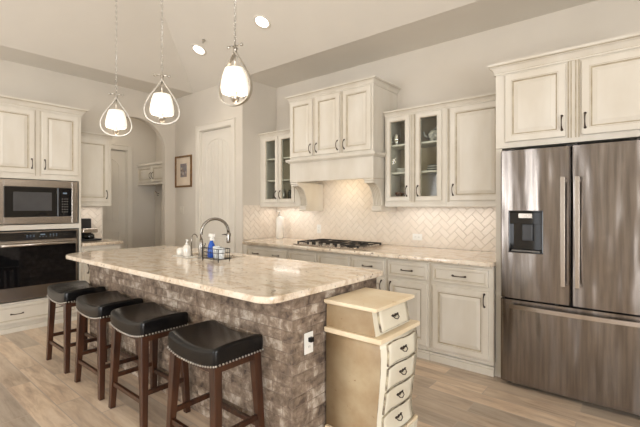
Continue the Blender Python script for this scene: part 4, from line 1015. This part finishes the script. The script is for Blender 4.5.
# apron with scroll carving
b = MB(); b.box((cx1-0.02, cy0+0.06, 0.05), (cx1+0.004, cy1-0.03, 0.099)); b.lathe((cx1+0.005, (cy0+cy1)/2+0.06, 0.07), [(0.03, 0), (0.026, 0.006), (0.012, 0.008)], 20, (1, 0, 0)); obj('apron', b, 'chest_front', t)
def cdrawer(z0, z1, upper_):
    b = MB(); n_ = 10; y0, y1 = cy0+0.045, cy1-0.03
    cols = [0, 0.004, 0.010]; rows_ = [z0 + (z1-z0)*i/n_ for i in range(n_+1)]
    NY = 8
    def fx_(z):
        return (cx1-0.005 - 0.025*(z-0.678)/0.134) if upper_ else cx1 + swell(z)
    def zz(j, z):   # wavy top and bottom edges
        return z + (0 if upper_ else 0.006*math.sin(j/NY*math.pi*2))
    fr_ = [[b.bm.verts.new((fx_(z)+0.013, y0 + (y1-y0)*j/NY + (0 if upper_ else swell(z)*0.6), zz(j, z))) for j in range(NY+1)] for z in rows_]
    bk_ = [[b.bm.verts.new((fx_(z)+0.001, y0 + (y1-y0)*j/NY + (0 if upper_ else swell(z)*0.6), zz(j, z))) for j in range(NY+1)] for z in rows_]
    for i in range(n_):
        for j in range(NY):
            b._f([fr_[i][j], fr_[i][j+1], fr_[i+1][j+1], fr_[i+1][j]], mi=0, smooth=True)
    for j in range(NY):
        b._f([fr_[0][j], fr_[0][j+1], bk_[0][j+1], bk_[0][j]], mi=1); b._f([fr_[-1][j], fr_[-1][j+1], bk_[-1][j+1], bk_[-1][j]], mi=1)
    for i in range(n_):
        b._f([fr_[i][0], fr_[i+1][0], bk_[i+1][0], bk_[i][0]], mi=1); b._f([fr_[i][-1], fr_[i+1][-1], bk_[i+1][-1], bk_[i][-1]], mi=1)
    d_ = obj('drawer', b, ['chest_front', 'worn_line'], t)
    # worn dark outline
    zc_ = (z0+z1)/2; yc = (y0+y1)/2 + (0 if upper_ else swell(zc_)*0.6); X = fx_(zc_)+0.0132
    b = MB()
    b.prism([(X, yc-0.040, zc_+0.010), (X, yc-0.026, zc_+0.015), (X, yc-0.010, zc_+0.009), (X, yc, zc_+0.016), (X, yc+0.010, zc_+0.009), (X, yc+0.026, zc_+0.015), (X, yc+0.040, zc_+0.010), (X, yc+0.030, zc_+0.001), (X, yc+0.012, zc_+0.002), (X, yc, zc_-0.006), (X, yc-0.012, zc_+0.002), (X, yc-0.030, zc_+0.001)], (0.003, 0, 0))
    b.tube([(X+0.004, yc-0.028, zc_+0.006), (X+0.015, yc-0.022, zc_-0.006), (X+0.018, yc, zc_-0.013), (X+0.015, yc+0.022, zc_-0.006), (X+0.004, yc+0.028, zc_+0.006)], 0.0026, 6)
    obj('bail_pull', b, 'bronze', d_)
    b = MB()
    ln = [(fx_(z)+0.0135, y0+0.001 + (0 if upper_ else swell(z)*0.6), z) for z in rows_]; b.tube(ln, 0.0010, 4)
    ln = [(fx_(z)+0.0135, y1-0.001 + (0 if upper_ else swell(z)*0.6), z) for z in rows_]; b.tube(ln, 0.0010, 4)
    ln = [(fx_(z0)+0.0135, y0 + (y1-y0)*j/NY + (0 if upper_ else swell(z0)*0.6), zz(j, z0)+0.001) for j in range(NY+1)]; b.tube(ln, 0.0010, 4)
    obj('worn_edge', b, 'worn_line', d_)
cdrawer(0.692, 0.800, True)
for k in range(4):
    z0 = 0.135 + k*0.127; cdrawer(z0, z0+0.112, False)
for (y, dy) in ((cy0, 0), (cy1, 1)):
    b = MB()
    b.tube([(cx1 + swell(z)+0.0005, y - 0.002 + (swell(z) if dy else 0) + 0.001, z) for z in zs_[1:-1]], 0.0014, 4)
    obj('worn_corner', b, 'worn_line', t)

# ------------------------------------------------------------------ stools
def make_stool():
    t = thing('saddle_stool', 'x', 'stool', (0, 0, 0), 'backless saddle stools along the island')
    hx, hy, z0, z1 = 0.222, 0.162, 0.556, 0.658
    b = MB(); NX, NY_, NZ = 20, 12, 5
    def P(u, v, w_):     # u,v in -1..1, w 0..1
        ex = 1 - 0.05*max(0, abs(v)-0.7)/0.3*1.0; ey = 1 - 0.04*abs(u)**6
        r = 0.020; side = 1.0 + 0.02*math.sin(math.pi*w_)
        x = hx*u*side*(1 - 0.02*abs(v)**6); y = hy*v*side*(1 - 0.03*abs(u)**6)
        zt_ = z1 + 0.030*(abs(u)**2.2) - 0.018 - 0.010*abs(v)**4
        zb = z0 + 0.026*(abs(u)**2.2) - 0.014
        return (x, y, zb + (zt_-zb)*w_)
    grid = {}
    def vert(i, j, k):
        key = (i, j, k)
        if key not in grid: grid[key] = b.bm.verts.new(P(-1+2*i/NX, -1+2*j/NY_, k/NZ))
        return grid[key]
    for i in range(NX):
        for j in range(NY_):
            for k in (0, NZ): b._f([vert(i, j, k), vert(i+1, j, k), vert(i+1, j+1, k), vert(i, j+1, k)], smooth=True)
        for k in range(NZ):
            for j in (0, NY_): b._f([vert(i, j, k), vert(i+1, j, k), vert(i+1, j, k+1), vert(i, j, k+1)], smooth=True)
    for j in range(NY_):
        for k in range(NZ):
            for i in (0, NX): b._f([vert(i, j, k), vert(i, j+1, k), vert(i, j+1, k+1), vert(i, j, k+1)], smooth=True)
    seat = obj('seat', b, 'leather', t, bevel=0.016, seg=4)
    b = MB(); ring = []
    def rim(u, v):
        p = P(u, v, 0.07); return p
    for i in range(21): ring.append((rim(-0.97+1.94*i/20, -1), (0, -1))); ring.append((rim(-0.97+1.94*i/20, 1), (0, 1)))
    for i in range(16): ring.append((rim(-1, -0.96+1.92*i/15), (-1, 0))); ring.append((rim(1, -0.96+1.92*i/15), (1, 0)))
    for (p, n_) in ring: b.ball((p[0]+n_[0]*0.001, p[1]+n_[1]*0.001, p[2]), 0.0058, 4)
    obj('nailhead_trim', b, 'nickel', seat)
    b = MB(); b.box((-0.195, -0.142, 0.525), (0.195, -0.124, 0.556)); b.box((-0.195, 0.124, 0.525), (0.195, 0.142, 0.556)); b.box((-0.195, -0.124, 0.525), (-0.177, 0.124, 0.556)); b.box((0.177, -0.124, 0.525), (0.195, 0.124, 0.556)); obj('seat_rail', b, 'dark_wood', t)
    def lp(sx_, sy_, z): f_ = 1 - z/0.56; return Vector((sx_*(0.182+0.038*f_), sy_*(0.128+0.018*f_), z))
    for sx_ in (-1, 1):
        for sy_ in (-1, 1):
            b = MB(); a0_ = lp(sx_, sy_, 0); a1_ = lp(sx_, sy_, 0.562); r0, r1 = 0.0175, 0.024
            lo = [a0_+Vector(q)*r0 for q in ((-1, -1, 0), (1, -1, 0), (1, 1, 0), (-1, 1, 0))]; hi = [a1_+Vector(q)*r1 for q in ((-1, -1, 0), (1, -1, 0), (1, 1, 0), (-1, 1, 0))]
            b.hexa(lo, hi); obj('leg', b, 'dark_wood', t, bevel=0.003)
    def bar(p, q, hx_=0.010, hz=0.014):
        p = Vector(p); q = Vector(q); d_ = (q-p).normalized(); s_ = Vector((-d_.y, d_.x, 0)).normalized()*hx_; z_ = Vector((0, 0, hz))
        b = MB(); b.hexa([p-s_-z_, p+s_-z_, p+s_+z_, p-s_+z_], [q-s_-z_, q+s_-z_, q+s_+z_, q-s_+z_]); obj('stretcher', b, 'dark_wood', t, bevel=0.002)
    for sy_ in (-1, 1): bar(lp(-1, sy_, 0.165), lp(1, sy_, 0.165))
    for sx_ in (-1, 1): bar(lp(sx_, -1, 0.215), lp(sx_, 1, 0.215))
    return t
proto = make_stool()
stools = [(-3.86, 1.31, 0, 'black leather saddle stool nearest the wall oven'), (-3.175, 1.305, 0, 'black leather saddle stool second from the wall oven'),
          (-2.56, 1.305, 0, 'black leather saddle stool third from the wall oven, beside the nearest stool'), (-1.835, 1.31, 0, 'nearest and largest-looking black leather saddle stool, closest to the painted chest')]
for i, (x, y, rz, lab) in enumerate(stools):
    o = proto if i == 0 else copy_tree(proto)
    o.location = (x, y, 0); o.rotation_euler = (0, 0, rz); o['label'] = lab

# ------------------------------------------------------------------ pendants
def vault_z(x, y): return min(H + S*(x - SI), H + S*(YP - y), ZT)
def make_pendant(x, y, rz, label):
    zt_ = vault_z(x, y)
    t = thing('pendant_light', label, 'pendant light', (x, y, zt_), 'pendant lights over the island')
    zb = 2.062; ztp = 2.475
    c_, s_ = math.cos(rz), math.sin(rz); U = Vector((c_, s_, 0)); N_ = Vector((-s_, c_, 0)); O = Vector((x, y, 0))
    b = MB(); b.lathe((x, y, zt_-0.12), [(0.012, 0.0), (0.05, 0.03), (0.06, 0.09), (0.06, 0.118)], 24); obj('canopy', b, 'nickel', t)
    b = MB(); z = ztp+0.03; k = 0
    while z < zt_-0.13:   # chain of oval links
        L = 0.034; w_ = 0.009; A = U if k % 2 else N_
        pts = [O + A*(w_*math.cos(q)) + Vector((0, 0, z + L/2 + (L/2)*math.sin(q))) for q in [2*math.pi*i/10 for i in range(10)]]
        b.tube(pts, 0.0022, 5, True); z += L-0.005; k += 1
    b.tube([O+Vector((0.004, 0, ztp)), O+Vector((0.004, 0, zt_-0.10))], 0.0014, 5)
    obj('chain', b, 'chrome', t)
    # teardrop ribbon hoop
    b = MB(); pts = []; n_ = 44
    for i in range(n_+1):
        q = i/n_; a = 2*math.pi*q - math.pi/2            # starts at bottom
        v = (math.sin(a)+1)/2                             # 0 bottom .. 1 top
        wd = 0.135*math.cos(a)*(1 - v**1.6)**0.62 if v < 1 else 0
        wd = 0.123*math.sqrt(max(0, v*(1-v)))*2*(1-v)**0.75*1.62*(1 if math.cos(a) > 0 else -1)
        pts.append((wd, zb + (ztp-0.03-zb)*v))
    inner = pts
    rw = 0.014; th = 0.005
    rings = []
    for i, (u, z) in enumerate(pts[:-1]):
        pu, pz = pts[i-1] if i else pts[-2]; qu, qz = pts[i+1]; dx_, dz_ = qu-pu, qz-pz; l_ = math.hypot(dx_, dz_) or 1; nx, nz = dz_/l_, -dx_/l_
        base = O + U*u + Vector((0, 0, z)); out = (U*nx + Vector((0, 0, nz)))*th
        rings.append([b.bm.verts.new(base+out-N_*rw), b.bm.verts.new(base+out+N_*rw), b.bm.verts.new(base-out+N_*rw), b.bm.verts.new(base-out-N_*rw)])
    for i in range(len(rings)):
        r0, r1 = rings[i], rings[(i+1) % len(rings)]
        for k in range(4): b._f([r0[k], r0[(k+1) % 4], r1[(k+1) % 4], r1[k]], smooth=False)
    obj('teardrop_frame', b, 'nickel', t)
    b = MB(); b.lathe(O+Vector((0, 0, ztp-0.04)), [(0.012, 0), (0.014, 0.02), (0.007, 0.035), (0.007, 0.05), (0.004, 0.072)], 12)
    for s2_ in (-1, 1):
        b.tube([O+Vector((0, 0, ztp)), O+U*0.03*s2_+Vector((0, 0, ztp+0.010)), O+U*0.052*s2_+Vector((0, 0, ztp+0.002))], [0.008, 0.007, 0.006], 8); b.ball(O+U*0.058*s2_+Vector((0, 0, ztp+0.002)), 0.012, 6)
        b.tube([O+Vector((0, 0, ztp)), O+N_*0.025*s2_+Vector((0, 0, ztp-0.008))], 0.004, 6); b.ball(O+N_*0.03*s2_+Vector((0, 0, ztp-0.009)), 0.007, 6)
    obj('finial', b, 'nickel', t)
    b = MB(); b.tube([O+Vector((0, 0, ztp-0.04)), O+Vector((0, 0, 2.325))], 0.006, 8); b.lathe(O+Vector((0, 0, 2.30)), [(0.03, 0), (0.028, 0.02), (0.012, 0.03)], 16); obj('stem', b, 'nickel', t)
    sh = MB(); ns_ = 32
    prof = [(0.062, 2.318), (0.070, 2.315), (0.084, 2.27), (0.094, 2.22), (0.099, 2.18), (0.096, 2.155), (0.088, 2.145), (0.0855, 2.149), (0.093, 2.158), (0.095, 2.18), (0.090, 2.22), (0.080, 2.27), (0.066, 2.311), (0.062, 2.312)]
    sh.lathe((x, y, 0), prof, ns_, caps=False); obj('glass_shade', sh, 'shade', t)
    b = MB(); b.lathe((x, y, 0), [(0.006, 2.075), (0.018, 2.085), (0.03, 2.105), (0.034, 2.125), (0.024, 2.135), (0.015, 2.15), (0.015, 2.20)], 18); b.tube([O+Vector((0, 0, 2.064)), O+Vector((0, 0, 2.08))], 0.005, 6); obj('lamp_holder', b, 'nickel', t)
    b = MB()
    for i in range(3):
        a = 2*math.pi*i/3; b.tube([(x, y, 2.142), (x+0.091*math.cos(a), y+0.091*math.sin(a), 2.158)], 0.003, 5)
    obj('shade_arms', b, 'nickel', t)
    b = MB(); b.ball((x, y, 2.235), 0.028, 8); obj('bulb', b, 'shade', t)
    l = bpy.data.lights.new('pendant_lamp', 'POINT'); l.energy = 5; l.color = (1, 0.90, 0.76); l.shadow_soft_size = 0.07
    lo = bpy.data.objects.new('pendant_lamp', l); COL.objects.link(lo); lo.parent = t; lo.location = (0, 0, 2.10 - zt_)
make_pendant(-4.10, 1.75, R(67), 'farthest silver teardrop pendant with a lit white shade, nearest the oven tower')
make_pendant(-3.21, 1.75, R(61), 'middle silver teardrop pendant with a lit white shade, over the island sink end')
make_pendant(-2.22, 1.75, R(12), 'nearest silver teardrop pendant with a lit white shade, largest of the three')

# ------------------------------------------------------------------ recessed lights, detector
def recessed(x, y, label):
    z = H + S*(YP - y); nrm = Vector((0, -S, -1)).normalized()
    t = thing('recessed_light', label, 'ceiling light', (x, y, z), 'recessed ceiling lights')
    p = Vector((x, y, z)) + nrm*0.001
    b = MB(); b.lathe(p, [(0.098, 0), (0.098, 0.004), (0.08, 0.008), (0.072, 0.004), (0.072, 0)], 28, nrm, caps=False); obj('trim_ring', b, 'white_paint', t)
    b = MB(); b.lathe(p, [(0.071, 0.0), (0.071, 0.003), (0.03, 0.006)], 24, nrm); obj('lamp_face', b, 'bulb', t)
    l = bpy.data.lights.new('recessed_lamp', 'SPOT'); l.energy = 22; l.color = (1, 0.93, 0.82); l.spot_size = R(120); l.spot_blend = 0.8; l.shadow_soft_size = 0.06
    lo = bpy.data.objects.new('recessed_lamp', l); COL.objects.link(lo); lo.parent = t; lo.location = nrm*0.03
recessed(-4.36, 2.87, 'lit recessed ceiling light in the vault above the pantry door')
recessed(-3.18, 2.87, 'lit recessed ceiling light in the vault nearer the range hood')
b = MB(); zz_ = H + S*(YP-2.79); nrm = Vector((0, -S, -1)).normalized(); b.lathe(Vector((-4.13, 2.79, zz_))+nrm*0.001, [(0.018, 0), (0.02, 0.01), (0.008, 0.03), (0.012, 0.045), (0.003, 0.05)], 14, nrm)
tagged('sprinkler_head', b, 'nickel', 'small metal sprinkler head on the ceiling beside the recessed light', 'sprinkler', (-4.13, 2.79, zz_))

# lamps under the wall cabinets and in the hood
def strip(x0, x1, y, z, power, rot=(0, 0, 0), length_axis='x', color=(1, 0.93, 0.86)):
    L = x1-x0; l = area('under_cabinet_lamp', ((x0+x1)/2, y, z), rot, L, 0.04, power, color); return l
strip(-4.08, -3.50, 3.90, 1.350, 1.3); strip(-2.10, -1.02, 3.90, 1.350, 1.4)
area('under_cabinet_lamp', (-5.72, 2.07, 1.36), (0, 0, 0), 0.05, 0.36, 0.7, (1, 0.93, 0.86))
area('hood_lamp', (-2.80, 3.80, 1.772), (0, 0, 0), 0.5, 0.06, 2.6, (1, 0.80, 0.52))

# unseen ceiling fixture and lamp, added to brighten the hall behind the arch
t = thing('added_hall_light', 'unseen round light added to brighten the hall behind the arch', 'ceiling light', (-6.6, 2.6, 3.0))
b = MB(); b.lathe((-6.6, 2.6, 2.999), [(0.15, 0), (0.15, 0.02), (0.14, 0.024)], 28, (0, 0, -1)); obj('rim', b, 'nickel', t)
b = MB(); b.lathe((-6.6, 2.6, 2.974), [(0.138, 0), (0.12, 0.04), (0.06, 0.065), (0.01, 0.07)], 28, (0, 0, -1)); obj('diffuser', b, 'shade', t)
l = bpy.data.lights.new('added_hall_lamp', 'POINT'); l.energy = 13; l.color = (1, 0.92, 0.80); l.shadow_soft_size = 0.12
lo = bpy.data.objects.new('added_hall_lamp', l); COL.objects.link(lo); lo.location = (-6.6, 2.6, 2.78)
